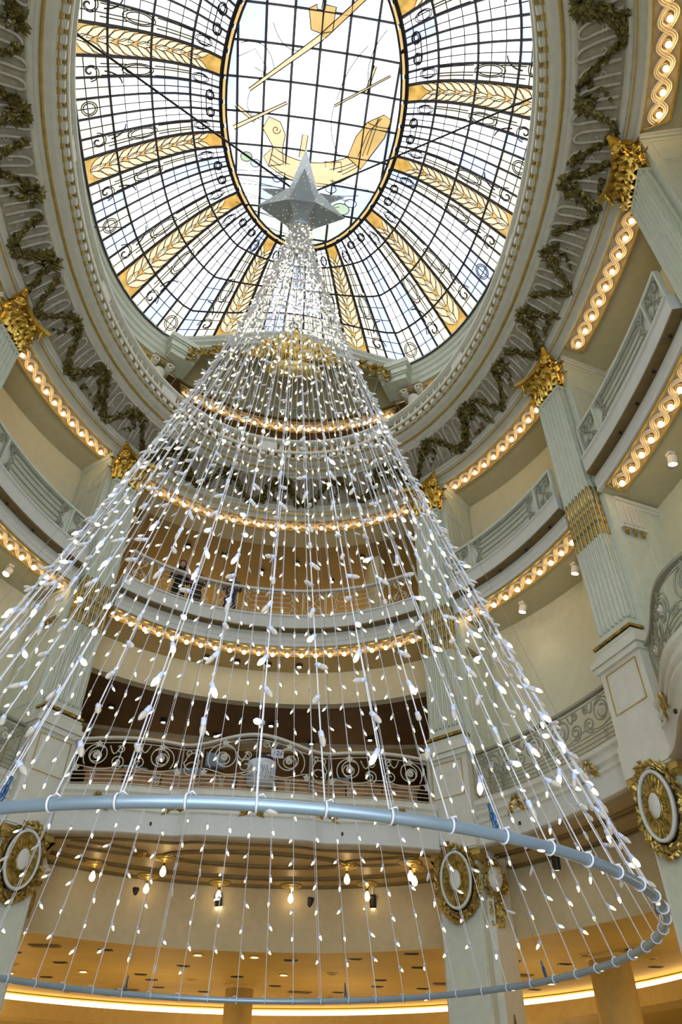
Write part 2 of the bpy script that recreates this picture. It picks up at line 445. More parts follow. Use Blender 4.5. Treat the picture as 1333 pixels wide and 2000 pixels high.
for bay in BAYS:
    if bay == 'near': continue
    P, N = bay_path(bay); n_ += 1
    DP = {'far': -1.75, 'near': -1.75, 'R2': -1.0, 'L2': -1.0}.get(bay, -.3)
    m = MB(); path_sweep(m, P, N, [(DP, 5.74), (.16, 5.74), (.16, 5.80), (.13, 5.80), (.13, 6.13), (DP, 6.13)])
    fas = struct(put('trim_gallery_%d' % n_, m.mesh('gallery_fascia', 'white_paint')), 'plain white fascia of the first gallery')
    m = MB()
    path_sweep(m, P, N, [(DP, 6.12), (.13, 6.12), (.17, 6.15), (.17, 6.19), (.10, 6.22), (.10, 6.26), (.16, 6.30), (.17, 6.36), (.11, 6.40), (.12, 6.44), (.18, 6.48), (.19, 6.55), (.12, 6.59), (.05, 6.64), (DP, 6.64)])
    put('cornice', m.mesh('gallery_cornice', 'pale'), fas)
    m = MB(); path_sweep(m, P, N, [(.0, 5.75), (.17, 5.75), (.19, 5.72), (.16, 5.69), (.0, 5.69)]); put('lower_moulding', m.mesh('lower_moulding', 'stone_brown'), fas)
    if bay in ('near', 'R3', 'L3', 'L2'): continue
    # gilt clasps over the reeded cornice
    L = sum((P[i + 1] - P[i]).length for i in range(len(P) - 1)); k = {'far': 5, 'R1': 2, 'R2': 2, 'L1': 2}[bay]
    for j in range(k):
        f = (j + .5) / k if bay != 'R2' else (.12, .88)[j]
        i = int(f * (len(P) - 1)); p, nn = P[i], N[i]; tt = Vector((-nn.y, nn.x, 0))
        m = MB()
        for sgn in (-1, 1):
            for q in range(3):
                m.leaf(p + nn * (.17 - q * .01) + Vector((0, 0, 6.40 - q * .07)), tt * sgn * (.8 + q * .2) + Vector((0, 0, -.75)), nn, .30, .055, .25)
            m.tube([p + nn * .19 + tt * sgn * (.03 + .15 * w) + Vector((0, 0, 6.42 - .30 * w + .08 * w * w)) for w in (0, .25, .5, .75, 1)], .03, 6, taper=lambda w: 1 - .5 * w)
        m.ball(p + nn * .2 + Vector((0, 0, 6.40)), .045)
        put('gilt_clasp', m.mesh('gilt_clasp', 'antique_gold'), fas)
    for j in range(2):
        i = int((.25 + .5 * j) * (len(P) - 1)); p, nn = P[i], N[i]
        m = MB(); m.box((0, 0, 0), (.035, .05, .05), T(*(p + nn * .15 + Vector((0, 0, 5.93))))); put('screw_eye', m.mesh('screw_eye', 'lamp_black'), fas)
# tan soffit under the far gallery with its mouldings
m = MB()
P, N = bay_path('far')
m.grid([[P[i] + N[i] * .0 + Vector((0, 0, 5.715)) for i in range(len(P))], [Vector((P[i].x * 1.12, pt(90 - (P[i].x / 3.62) * 27, HDR).y, 5.715)) for i in range(len(P))]])
for a, b in ((24, 64), (116, 156), (-24, 24), (156, 204)):
    m.grid([[pt(t, .45, 5.715) for t in steps(a, b)], [pt(t, HDR, 5.715) for t in steps(a, b)]])
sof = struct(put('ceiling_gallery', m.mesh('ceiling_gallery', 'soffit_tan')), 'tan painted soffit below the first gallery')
def sof_tube(name, pts, r, mm='bronze', closed=False):
    m = MB(); m.tube(pts, r, 6, closed); return put(name, m.mesh(name, mm, True), sof)
for k, (rx, ry) in enumerate(((1.78, .50), (1.66, .42))):
    sof_tube('oval_moulding', [Vector((.15 + rx * math.cos(a), 15.18 + ry * math.sin(a), 5.705)) for a in np.linspace(0, 2 * PI, 56)[:-1]], .035, closed=True)
for off in (.0, .11, .62, .76):
    sof_tube('soffit_moulding', [pt(t, HDR + .06 + off, 5.705) for t in steps(64.5, 115.5, 2)], .025 + .01 * (off == .76))
sof_tube('soffit_moulding', [P[i] - N[i] * .13 + Vector((0, 0, 5.705)) for i in range(len(P))], .03)
for sgn in (-1, 1):
    sof_tube('panel_moulding', [Vector((sgn * (3.3 - 1.35 * w) , 14.45 + .10 * math.sin(PI * w) + .55 * w * w, 5.705)) for w in np.linspace(0, 1, 14)], .03)
    sof_tube('panel_moulding', [Vector((sgn * (3.45 - 1.4 * w), 14.85 + .62 * w - .2 * w * w, 5.705)) for w in np.linspace(0, 1, 14)], .03)
    for (xx, yy) in ((2.02, 15.15),):
        m = MB()
        for q in range(6): m.leaf(Vector((sgn * xx, yy, 5.70)), Vector((math.cos(q), math.sin(q), 0)), Vector((0, 0, -1)), .2, .05, .3)
        put('gilt_leaf', m.mesh('gilt_leaf', 'antique_gold'), sof)
for a, b in ((27, 55), (125, 153)):
    for off in (.05, .16, .8, .95): sof_tube('soffit_moulding', [pt(t, HDR + off, 5.705) for t in steps(a, b, 2)], .028)
# rosettes with bare globe lamps under the gallery
m_ = MB(); m_.lathe([(.23, 0), (.23, -.02), (.20, -.035), (.16, -.03), (.15, -.05), (.11, -.055), (.05, -.07), (.04, -.1)], 20); rosette_me = m_.mesh('rosette', 'gold_line', True)
m_ = MB(); m_.lathe([(.022, -.08), (.026, -.15), (.02, -.16)], 8); lampcap_me = m_.mesh('lamp_cap', 'bronze')
m_ = MB(); m_.lathe([(.015, -.15), (.03, -.18), (.056, -.24), (.06, -.28), (.045, -.325), (.015, -.345)], 12); globe_me = m_.mesh('globe', 'filament_glow', True)
GL = [(-3.05, 15.95, 'beside the far left medallion'), (-2.05, 16.72, 'left of the oval panel, near the wall'), (-1.62, 15.35, 'at the left end of the oval panel'), (-.55, 17.0, 'behind the oval panel, left of the middle'),
      (1.0, 17.0, 'behind the oval panel, right of the middle'), (2.0, 15.3, 'at the right end of the oval panel'), (2.6, 16.55, 'right of the oval panel, near the wall'), (3.35, 15.2, 'beside the far right medallion'), (3.2, 14.85, 'closest to the far right medallion')]
for x, y, w in GL:
    t = thing('globe_lamp', 'glowing globe bulb on a gilt rosette ' + w, 'lamp', (x, y, 5.712), 0, 'globe lamps under the first gallery')
    put('rosette', rosette_me, t); put('lamp_cap', lampcap_me, t); put('globe', globe_me, t)
# track spots below the gallery
m_ = MB(); m_.lathe([(.05, 0), (.05, -.03), (.02, -.035), (.02, -.2)], 10); stem_me = m_.mesh('stem', 'lamp_white')
HM = T(0, .02, -.28) @ Matrix.Rotation(rad(24), 4, 'X')
m_ = MB(); m_.lathe([(.05, .12), (.075, .1), (.075, -.13), (.06, -.13)], 14, HM); shead_me = m_.mesh('head', 'lamp_black')
m_ = MB(); m_.lathe([(.055, -.128), (.055, -.135)], 12, HM); slens_me = m_.mesh('lens', 'spot_glow')
for i, (x, y, w) in enumerate([(-2.3, 17.0, 'left of the oval panel'), (-.55, 17.2, 'left of middle under the far gallery'), (1.45, 17.2, 'right of middle under the far gallery'), (2.75, 16.75, 'near the far right medallion'), (6.5, 11.4, 'beside the medallion at the right edge'), (5.6, 13.35, 'over the right part of the pipe ring')]):
    t = thing('track_spotlight', 'black cylinder spotlight on a white stem ' + w, 'spotlight', (x, y, 5.71), .3 * (-1) ** i, 'spotlights under the first gallery')
    put('stem', stem_me, t); put('head', shead_me, t); put('lens', slens_me, t)

# ---- second floor walls (z 6.6 - 10.9)
WU = -.75
band('wall_right', 'cream', [(WU, 10.98), (WU, 6.6), (WU - .2, 6.6), (WU - .2, 10.98)], [(-58, 60)], 'plain cream curved wall behind the right gallery')
band('wall_left', 'cream', [(WU, 10.98), (WU, 6.6), (WU - .2, 6.6), (WU - .2, 10.98)], [(120, 238)], 'plain cream curved wall behind the left gallery')
for wn, (z0_, z1_) in enumerate(((.25, 5.55), (6.85, 10.45))):
    m = MB()
    for i in range(7): m.box((-4.4 + i * 8.8 / 6, -2.7, (z0_ + z1_) / 2), (.09, .12, z1_ - z0_))
    for zz in np.linspace(z0_, z1_, 4): m.box((0, -2.7, zz), (8.8, .12, .09))
    struct(put('window_%d' % (wn + 1), m.mesh('window_frame', 'bronze')), 'tall street window behind the viewer')
band('wall_far_header', 'cream', [(WU, 10.98), (WU, 10.03), (WU - .25, 10.03), (WU - .25, 10.98)], [(59, 121)], 'curved cream band above the restaurant opening')
# restaurant behind the far opening
OT = steps(56, 124, 2)
m = MB(); m.grid([[pt(q, -.80, 10.045) for q in OT], [Vector((12 * (90 - q) / 34, 26, 10.045)) for q in OT]])
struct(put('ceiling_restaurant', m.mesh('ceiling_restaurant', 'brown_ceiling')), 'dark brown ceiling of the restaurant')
m = MB(); m.sweep([[Vector((x, 19.6 - .02 * x * x, 9.93)), Vector((x, 19.6 - .02 * x * x, 10.05)), Vector((x, 20.1 - .02 * x * x, 10.05)), Vector((x, 20.1 - .02 * x * x, 9.93))] for x in np.linspace(-9, 9, 19)])
struct(put('trim_restaurant_beam', m.mesh('restaurant_beam', 'stone_brown')), 'shallow beam across the restaurant ceiling')
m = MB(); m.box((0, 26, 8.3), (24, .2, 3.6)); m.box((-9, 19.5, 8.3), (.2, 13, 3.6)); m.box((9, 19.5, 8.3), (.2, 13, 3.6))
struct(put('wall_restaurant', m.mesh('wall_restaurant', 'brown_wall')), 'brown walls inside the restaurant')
m = MB(); m.box((0, 21.5, 6.5), (24, 11, .22)); struct(put('floor_restaurant', m.mesh('floor_restaurant', 'wood_dark')), 'dark restaurant floor')
# ---- third floor walls (z 11.4 - 15.24) and the far hall
band('wall_right_upper', 'cream', [(WU, 15.3), (WU, 11.3), (WU - .2, 11.3), (WU - .2, 15.3)], [(-58, 60)], 'cream curved wall above the right mezzanine')
band('wall_left_upper', 'cream', [(WU, 15.3), (WU, 11.3), (WU - .2, 11.3), (WU - .2, 15.3)], [(120, 238)], 'cream curved wall above the left mezzanine')
m = MB(); m.grid([[pt(q, -.60, 15.295) for q in OT], [Vector((12 * (90 - q) / 34, 26, 15.295)) for q in OT]])
struct(put('ceiling_hall', m.mesh('ceiling_hall', 'brown_wall')), 'brown ceiling of the upper hall')
m = MB(); m.box((0, 25, 13.35), (24, .2, 4)); m.box((-8, 19.5, 13.35), (.2, 12, 4)); m.box((8, 19.5, 13.35), (.2, 12, 4))
struct(put('wall_hall', m.mesh('wall_hall', 'brown_wall')), 'brown walls inside the upper hall')
m = MB(); m.box((0, 21, 11.3), (24, 9.5, .2)); struct(put('floor_hall', m.mesh('floor_hall', 'wood_dark')), 'floor of the upper hall')
m = MB(); m.sweep([[Vector((3.2 + .25 * math.cos(a), 18.2 + .9 * math.sin(a), z)) for a in np.linspace(0, 2 * PI, 13)[:-1]] for z in (11.4, 15.29)])
struct(put('wall_hall_fin', m.mesh('wall_hall_fin', 'cream')), 'pale pier end inside the upper hall')
for x, y, z, e in [(-3, 20.5, 13.4, 85), (3, 21, 13.4, 85), (0, 22.5, 13.4, 85), (-2.5, 19.5, 8.6, 16), (2.5, 19.5, 8.6, 16), (0, 23, 8.6, 25)]:
    lamp('room_lamp', 'POINT', (x, y, z), e, WARM, .25)

# ---- mezzanine slab, fascias (z 10.9 - 11.75)
band('floor_mezzanine', 'stone_brown', [(.50, 11.37), (.50, 10.97), (WU - .1, 10.97), (WU - .1, 11.37)], [(-60, 240)], 'slab of the mezzanine gallery')
k = 0
for bay, (a, b) in BAYS.items():
    if bay == 'near': continue
    k += 1
    a2, b2 = a - .2, b + .2
    m = MB(); oval_sweep(m, a2, b2, [(.56, 11.36), (.56, 11.32), (.59, 11.30), (.59, 11.22), (.62, 11.20), (.62, 11.08), (.60, 11.05), (.60, 11.00), (.63, 10.98), (.63, 10.92), (.585, 10.92), (.4, 10.99), (.4, 11.36)])
    fas = struct(put('trim_mezzanine_%d' % k, m.mesh('mezzanine_fascia', 'white_paint')), 'stepped white fascia of the mezzanine')
    m = MB(); oval_sweep(m, a2, b2, [(.50, 11.385), (.77, 11.385), (.77, 11.71), (.80, 11.72), (.80, 11.77), (.3, 11.77), (.3, 11.385)]); put('kerb', m.mesh('kerb', 'white_paint'), fas)
    m = MB(); oval_sweep(m, a2, b2, [(.50, 11.38), (.76, 11.38), (.76, 11.355), (.50, 11.355)]); put('recess', m.mesh('recess', 'bronze'), fas)
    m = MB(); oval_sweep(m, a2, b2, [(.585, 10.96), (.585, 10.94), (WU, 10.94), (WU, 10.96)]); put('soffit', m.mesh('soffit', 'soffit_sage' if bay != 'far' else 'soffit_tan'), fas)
    for t in steps(a + 4, b - 4, 8)[:-1]:
        m = MB(); m.box((0, 0, 0), (.05, .04, .04), T(*pt(t, .65, 11.31))); put('hook', m.mesh('hook', 'lamp_black'), fas)

# ---- entablature: soffit, architrave, frieze, cornice
full = (0, 360)
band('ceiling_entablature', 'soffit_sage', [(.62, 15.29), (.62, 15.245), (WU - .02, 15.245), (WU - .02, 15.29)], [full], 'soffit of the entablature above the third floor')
arch = band('trim_architrave', 'pale', [(.56, 15.30), (.56, 15.17), (.62, 15.17), (.64, 15.25), (.74, 15.28), (.74, 15.33), (.77, 15.36), (.80, 15.35), (.82, 15.40), (.85, 15.41), (.87, 15.50), (.7, 15.6)], [full], 'moulded architrave running round the oval', 1.5)
FRZ = [(.86 + .70 * v, 15.49 + .43 * v + .07 * math.sin(PI * v)) for v in np.linspace(0, 1, 7)]
m = MB(); m.grid([[pt(t, u, z) for u, z in FRZ] for t in steps(0, 360, 1.5)])
frieze = struct(put('trim_frieze', m.mesh('frieze', 'frieze_ground', True)), 'coved frieze with looped relief and gilt garlands')
corn = band('trim_cornice', 'pale', [(1.54, 16.25), (1.54, 15.93), (1.59, 15.91), (1.61, 15.97), (1.66, 15.98), (1.68, 16.04), (1.75, 16.06), (1.80, 16.04), (1.83, 16.09), (1.94, 16.11), (2.02, 16.15), (2.03, 16.19), (2.10, 16.19), (2.10, 16.25)], [full], 'deep moulded cornice above the frieze', 1.5)
for u, z in ((1.785, 16.04), (2.055, 16.175)):
    oval_mesh('gilt_fillet', 'gold_line', 0, 360, [(u, z + .02), (u - .03, z - .005), (u + .01, z - .015), (u + .04, z + .01)], 1.5, corn)
oval_mesh('gilt_fillet', 'gold_line', 0, 360, [(.735, 15.285), (.74, 15.265), (.77, 15.30), (.76, 15.32)], 1.5, arch)

def fz(deg, v, off=0.0):
    u = .86 + .70 * v; z = 15.49 + .43 * v + .07 * math.sin(PI * v)
    return pt(deg, u + off * .56, z - off * .83)
def fz_n(deg):
    n = inward(deg, 1.3); return (n * .56 + Vector((0, 0, -.83))).normalized()
# U shaped relief loops
ths, L = arc_ths(-70, 250, 1.3, .36)
for k, t in enumerate(ths[:-1]):
    w = (ths[1] - ths[0]) * .34; vt = .74 + .05 * (k % 3); path = []
    for v in np.linspace(.06, vt, 5): path.append((t - w, v))
    for q in np.linspace(0, PI, 8)[1:-1]: path.append((t - w * math.cos(q), vt + .2 * math.sin(q)))
    for v in np.linspace(vt, .06, 5): path.append((t + w, v))
    m = MB(); m.tube([fz(a, v, .015) for a, v in path], .032, 5)
    m.tube([fz(t + w * (1.0 - .9 * math.cos(q)), .42 + .055 * math.sin(q), .02) for q in np.linspace(-2.2, 2.2, 7)], .016, 4)
    put('relief_loop', m.mesh('relief_loop', 'relief', True), frieze)
# gilt garlands
ths, L = arc_ths(-70, 250, 1.3, 1.55)
rg = random.Random(21)
dth = ths[1] - ths[0]
for k, t0 in enumerate(ths[:-1]):
    m = MB(); big = (k % 2 == 0)
    def put_leaf(t, v, da, dv, size, w=.3):
        p = fz(t, v, .03 + rg.random() * .05); q = fz(t + da, v + dv, .06)
        m.leaf(p, (q - p) + Vector((rg.uniform(-.2, .2), rg.uniform(-.2, .2), rg.uniform(-.15, .15))) * (q - p).length * 2, fz_n(t), size * rg.uniform(.7, 1.3), size * w * rg.uniform(.7, 1.2), .35)
    # swag along the outer edge, hanging from knot to knot
    for i in range(210):
        f = rg.random(); t = t0 + dth * f
        v = .08 + .80 * abs(math.cos(PI * f)) ** 2.6 + rg.gauss(0, .055)
        put_leaf(t, max(.03, v), dth * .1 * (1 if f < .5 else -1), -.12, .145)
    # knot with radiating leaves
    for i in range(64 if big else 30):
        a = rg.random() * 2 * PI; r = rg.random()
        put_leaf(t0 + dth * .16 * math.cos(a) * r, .86 + .13 * math.sin(a) * r - .12 * (r > .6), dth * .2 * math.cos(a), .25 * math.sin(a), .17)
    if big:
        for i in range(85):
            r = rg.random() ** .7; s_ = rg.choice((-1, 1))
            put_leaf(t0 + s_ * dth * .30 * r, .82 - .75 * r + rg.gauss(0, .05), s_ * dth * .16, -.25, .16)
        for i in range(6): m.ball(fz(t0 + rg.uniform(-.12, .12) * dth, rg.uniform(.05, .2), .05), .05, 6, 4)
    else:
        # husk chain falling across the frieze
        for i in range(7):
            p = fz(t0 + .08 * dth * math.sin(i * 1.3), .82 - .1 * i, .05); m.ball(p, .045, 6, 4, (1.1, .8, .7))
            put_leaf(t0 + .08 * dth * math.sin(i * 1.3), .82 - .1 * i, dth * .05 * (-1) ** i, -.1, .11)
    g = put('garland', m.mesh('garland', 'leaf_gold'), frieze); g['kind'] = 'stuff'
# ================================================================== pilasters and piers
# shared meshes, local frame: x along the wall, y outwards from the atrium, z = world height
WS, DS, NF = .76, .24, 7
def flute_outline():
    P = []
    pitch = WS / NF; fw_ = pitch * .36; nd = 5
    def flutes(a, b, k, nrm):
        a = Vector(a); b = Vector(b); d = (b - a); L = d.length; d.normalize(); pc = L / k; hw = pc * .36
        for i in range(k):
            c = a + d * pc * (i + .5)
            for j in range(nd + 1):
                q = PI * j / nd
                P.append(c - d * hw * math.cos(q) + Vector(nrm) * hw * 1.35 * math.sin(q))
    P.append(Vector((-WS / 2, DS, 0))); flutes((-WS / 2, DS, 0), (-WS / 2, 0, 0), 2, (1, 0, 0))
    P.append(Vector((-WS / 2, 0, 0))); flutes((-WS / 2, 0, 0), (WS / 2, 0, 0), NF, (0, 1, 0))
    P.append(Vector((WS / 2, 0, 0))); flutes((WS / 2, 0, 0), (WS / 2, DS, 0), 2, (-1, 0, 0))
    P.append(Vector((WS / 2, DS, 0)))
    return P
fo = flute_outline()
m = MB(); m.sweep([[p + Vector((0, 0, z)) for p in fo] for z in (8.16, 14.24)])
m.box((0, DS / 2, 8.11), (WS, DS, .12)); m.box((0, DS / 2, 14.28), (WS, DS, .10)); shaft_me = m.mesh('shaft', 'sage')
def flute_centres():
    C = []
    for i in range(NF): C.append((-WS / 2 + WS / NF * (i + .5), .012))
    for sx in (-1, 1):
        for i in range(2): C.append((sx * (WS / 2 - .012), DS / 2 * (i + .5)))
    return C
m = MB()
for x, y in flute_centres(): m.lathe([(.004, 8.20), (.024, 8.215), (.031, 8.25), (.031, 10.02)], 8, T(x, y, 0))
cabling_me = m.mesh('cabling', 'sage', True)
m = MB(); m.lathe([(.03, 10.0), (.041, 10.02), (.041, 11.0), (.034, 11.02), (.041, 11.05), (.036, 11.18), (.006, 11.24)], 8); reed_me = m.mesh('gold_reed', 'antique_gold', True)
WP = 1.06; DP0, DP1 = .20, 1.46
m = MB(); m.box((0, (DP0 + DP1) / 2, 11.5), (WP, DP1 - DP0, 7.8)); pier_me = m.mesh('pier', 'sage')
m = MB(); m.box((0, (DP0 + DP1) / 2 - .02, 15.2), (WP + .12, DP1 - DP0 + .02, .09)); m.box((0, (DP0 + DP1) / 2 - .01, 15.12), (WP + .06, DP1 - DP0, .08)); impost_me = m.mesh('impost', 'pale')
m = MB(); m.box((0, (DP0 + DP1) / 2 + .1, 10.85), (WP + .12, DP1 - DP0 - .2, .09)); m.box((0, (DP0 + DP1) / 2 + .1, 10.77), (WP + .06, DP1 - DP0 - .2, .08)); impost2_me = m.mesh('impost', 'pale')
def frame_lines(m, sx, y0, y1, z0, z1, w=.018, x=None):
    x = sx * (WP / 2) if x is None else x
    for yy in (y0, y1): m.box((x, yy, (z0 + z1) / 2), (.024, w, z1 - z0))
    for zz in (z0, z1): m.box((x, (y0 + y1) / 2, zz), (.024, y1 - y0, w))
panel_mes = []
for sx in (-1, 1):
    for z0_, z1_ in ((14.2, 14.95), (12.7, 14.1), (8.1, 9.95)):
        m = MB(); frame_lines(m, sx, .36, .92, z0_, z1_); panel_mes.append(m.mesh('panel_moulding', 'pale'))
# console with five flutes and three gilt drops on each flank of the pier
m = MB(); m.box((.03, 0, 10.43), (.06, .52, .56)); m.box((.04, 0, 10.13), (.10, .56, .05))
for i in range(5): m.box((.07, -.2 + .1 * i, 10.43), (.05, .05, .48))
console_me = m.mesh('console', 'pale')
m = MB(); m.ball((0, 0, 0), .055, 7, 5, (.7, 1, .8)); m.ball((0, 0, -.06), .03, 6, 4); m.leaf(Vector((0, 0, 0)), Vector((0, .4, -1)), Vector((1, 0, 0)), .12, .04); m.leaf(Vector((0, 0, 0)), Vector((0, -.4, -1)), Vector((1, 0, 0)), .12, .04)
drop_me = m.mesh('gilt_drop', 'antique_gold')
m = MB(); m.box((0, .62, 6.6), (.98, 1.36, 1.8)); m.box((0, .62, 5.98), (1.02, 1.42, .5)); ped_me = m.mesh('pedestal', 'pale')
m = MB(); m.box((0, .60, 7.55), (1.06, 1.46, .10)); m.box((0, .60, 7.66), (1.14, 1.52, .10)); m.box((0, .62, 7.78), (1.0, 1.4, .14)); pedcap_me = m.mesh('pedestal_cap', 'pale')
m = MB()
for w, z0, z1 in ((.97, 6.72, 7.42),):
    for xx in (-.36, .36): m.box((xx, -.065, (z0 + z1) / 2), (.016, .02, z1 - z0))
    for zz in (z0, z1): m.box((0, -.065, zz), (.72, .02, .016))
    for sx in (-1, 1):
        for yy in (.12, .8): m.box((sx * .495, yy, (z0 + z1) / 2), (.02, .016, z1 - z0))
        for zz in (z0, z1): m.box((sx * .495, .46, zz), (.02, .68, .016))
pedline_me = m.mesh('gilt_panel_line', 'gold_line')
m = MB(); m.box((0, .14, 7.88), (.92, .44, .07)); m.box((0, .13, 8.05), (.80, .30, .04)); base_me = m.mesh('shaft_base', 'sage')
m = MB(); m.box((0, .14, 7.965), (.96, .48, .05)); m.box((0, .13, 8.015), (.86, .36, .03)); torus_me = m.mesh('gilt_torus', 'antique_gold')
# ---- capital
ZB = 14.34
def acanthus(L, w):
    """leaf standing in the xz plane, curling towards -y"""
    m = MB(); rows = []
    K = 8
    for i in range(K + 1):
        f = i / K; ww = w * (math.sin(PI * min(1, f * .93 + .1)) ** .7) * (1 + .18 * math.sin(f * 22))
        z = L * math.sin(min(1.25, f * 1.45)) / math.sin(1.25); y = -.03 - L * .42 * f ** 2.6
        if f > .85: z -= L * (f - .85) * 1.1
        rows.append([Vector((ww * q, y - .03 * math.cos(q * PI / 2) * 1.3 + .02 * abs(q), z - .04 * abs(q))) for q in (-1, -.55, -.2, 0, .2, .55, 1)])
    m.grid(rows); m.grid([[p + Vector((0, .025, 0)) for p in r][::-1] for r in rows])
    return m
lf1 = acanthus(.40, .11).mesh('acanthus', 'gold', True); lf2 = acanthus(.62, .12).mesh('acanthus', 'gold', True)
m = MB(); rows = []
for f in np.linspace(0, 1, 7):
    hw = WS / 2 - .02 + .07 * f ** 3; y0_ = .02 - .10 * f ** 3; z = ZB + .80 * f
    rows.append([Vector((-hw, DS + .1, z)), Vector((-hw, y0_, z)), Vector((hw, y0_, z)), Vector((hw, DS + .1, z))])
m.sweep(rows); bell_me = m.mesh('bell', 'antique_gold')
m = MB(); ab = []
for q in np.linspace(-1, 1, 9): ab.append((q * .56, -.34 + .17 * (1 - q * q)))
ab2 = [(.60, -.30)] + [(.56 - .1 * (1 - q * q), .05 + .28 * q) for q in np.linspace(-.9, 1, 5)] + [(-.56 + .1 * (1 - q * q), .05 + .28 * q) for q in np.linspace(1, -.9, 5)] + [(-.60, -.30)]
m.prism(ab + ab2, ZB + .82, ZB + .88); m.prism([(x * 1.05, y * 1.05) for x, y in ab + ab2], ZB + .88, ZB + .93); abacus_me = m.mesh('abacus', 'gold')
m = MB()
sp = [Vector((0, 0, 0))]
pts = []
for q in np.linspace(0, 3.6 * PI, 30):
    r = .125 * (1 - q / (3.6 * PI) * .82); pts.append(Vector((r * math.cos(q + .6), 0, r * math.sin(q + .6))))
m.tube(pts, .036, 6, taper=lambda w: 1 - .4 * w); m.ball((0, 0, 0), .035, 6, 4, (1, 1.3, 1))
volute_me = m.mesh('volute', 'gold', True)
m = MB(); rf = random.Random(2)
for i in range(26):
    m.ball((rf.uniform(-.34, .34), rf.uniform(-.14, -.03), ZB + rf.uniform(.5, .84)), rf.uniform(.03, .062), 7, 5)
for i in range(46):
    p = Vector((rf.uniform(-.4, .4), -.03, ZB + rf.uniform(.1, .8))); m.leaf(p, Vector((rf.uniform(-1, 1), -.3, rf.uniform(-.8, 1))), Vector((0, -1, .2)), .16, .045, .4)
    sx = rf.choice((-1, 1)); p = Vector((sx * WS / 2, rf.uniform(-.02, .25), ZB + rf.uniform(.1, .8))); m.leaf(p, Vector((sx * .3, rf.uniform(-1, 1), rf.uniform(-.8, 1))), Vector((sx, 0, .2)), .16, .045, .4)
fruit_me = m.mesh('fruit_cluster', 'gold')
PINFO = {'far_right': (43, 'fluted sage pilaster right of the far bay, its gilt capital behind strings of lights'),
         'right': (14.5, 'large fluted sage pilaster seen whole on the right, gold capital and gold reeding'),
         'near_right': (-14.5, 'fluted pilaster with gold capital cut off by the upper right edge'),
         'far_left': (137, 'fluted sage pilaster left of the far bay behind the light strings'),
         'left': (165.5, 'pilaster top with gold leafy capital at the left edge'),
         'near_left': (194.5, 'pilaster beyond the left edge, nearer the viewer'),
         'behind_right': (-43, 'pilaster on the right behind the viewer'), 'behind_left': (223, 'pilaster on the left behind the viewer')}
for k, deg in PIL.items():
    nang, lab = PINFO[k]
    base = pt(deg, .74)
    t = thing('pilaster', lab, 'pilaster', (base.x, base.y, 0), rad(nang - 90), 'giant fluted pilasters')
    put('shaft', shaft_me, t); put('pier', pier_me, t); put('pedestal', ped_me, t); put('pedestal_cap', pedcap_me, t)
    put('shaft_base', base_me, t); put('gilt_torus', torus_me, t); put('impost', impost_me, t)
    if k.startswith('behind'): continue
    put('impost', impost2_me, t); 
    for pm in panel_mes: put('panel_moulding', pm, t)
    for sx in (-1, 1):
        cn = put('console', console_me, t, (sx * WP / 2, .62, 0), (0, 0, 0 if sx > 0 else PI))
        for i in range(3): put('gilt_drop', drop_me, cn, (.05, -.18 + .18 * i, 10.06))
    put('gilt_panel_line', pedline_me, t)
    put('cabling', cabling_me, t)
    for x, y in flute_centres(): put('gold_reed', reed_me, t, (x, y, 0))
    cap = put('capital', bell_me, t)
    put('abacus', abacus_me, cap); put('fruit_cluster', fruit_me, cap)
    for i in range(5): put('acanthus_leaf', lf1, cap, ((i - 2) * .165, .02, ZB))
    for i in range(4): put('acanthus_leaf', lf2, cap, ((i - 1.5) * .19, .02, ZB + .04))
    for sx in (-1, 1):
        for i in range(2): put('acanthus_leaf', lf1, cap, (sx * (WS / 2 - .02), .08 + .14 * i, ZB), (0, 0, sx * PI / 2))
        put('acanthus_leaf', lf2, cap, (sx * (WS / 2 - .02), .12, ZB + .04), (0, 0, sx * PI / 2))
        put('volute', volute_me, cap, (sx * .46, -.20, ZB + .68), (0, 0 if sx > 0 else PI, sx * .75))

# ================================================================== ground floor piers with medallions
m = MB(); m.box((0, .62, 2.87), (.80, 1.2, 5.74)); pier_body = m.mesh('pier_body', 'sage')
m = MB()
for sx in (-1, 1):
    m.box((sx * .46, .75, 2.87), (.14, .95, 5.74)); m.box((sx * .36, .012, 2.5), (.03, .03, 4.4))
pier_strip = m.mesh('pier_strip', 'pale')
m = MB(); m.box((0, .6, 5.66), (1.0, 1.34, .12)); m.box((0, .6, 5.56), (.92, 1.28, .08)); pier_top = m.mesh('pier_top', 'gold_line')
MZ = 5.20
def ov(a, rx, rz, y): return Vector((rx * math.cos(a), y, MZ + rz * math.sin(a)))
AN = np.linspace(0, 2 * PI, 49)[:-1]
m = MB(); m.sweep([[ov(a, .315, .50, -.10), ov(a, .315, .50, -.15), ov(a, .30, .485, -.17), ov(a, .27, .45, -.16), ov(a, .27, .45, -.10)] for a in list(AN) + [AN[0]]], solid=False); med_ring = m.mesh('medallion_ring', 'white_paint', True)
m = MB(); rows = []
for f in np.linspace(0, 1, 6):
    rows.append([ov(a, .275 - .17 * f, .455 - .28 * f, -.12 + .05 * math.sin(PI * f) - .03 * f - .050 * (i % 2) * math.sin(PI * f)) for i, a in enumerate(AN)])
m.grid(rows, close=True); med_dish = m.mesh('gadrooned_dish', 'antique_gold')
m = MB(); m.tube([ov(a, .115, .185, -.16) for a in AN], .018, 6, True); med_inner = m.mesh('inner_rim', 'antique_gold', True)
m = MB(); rows = [[ov(a, .11 * f, .18 * f, -.165 - .03 * (1 - f * f)) for a in AN] for f in (1, .7, .35, .02)]; m.grid(rows, close=True); med_disc = m.mesh('centre_boss', 'white_paint', True)
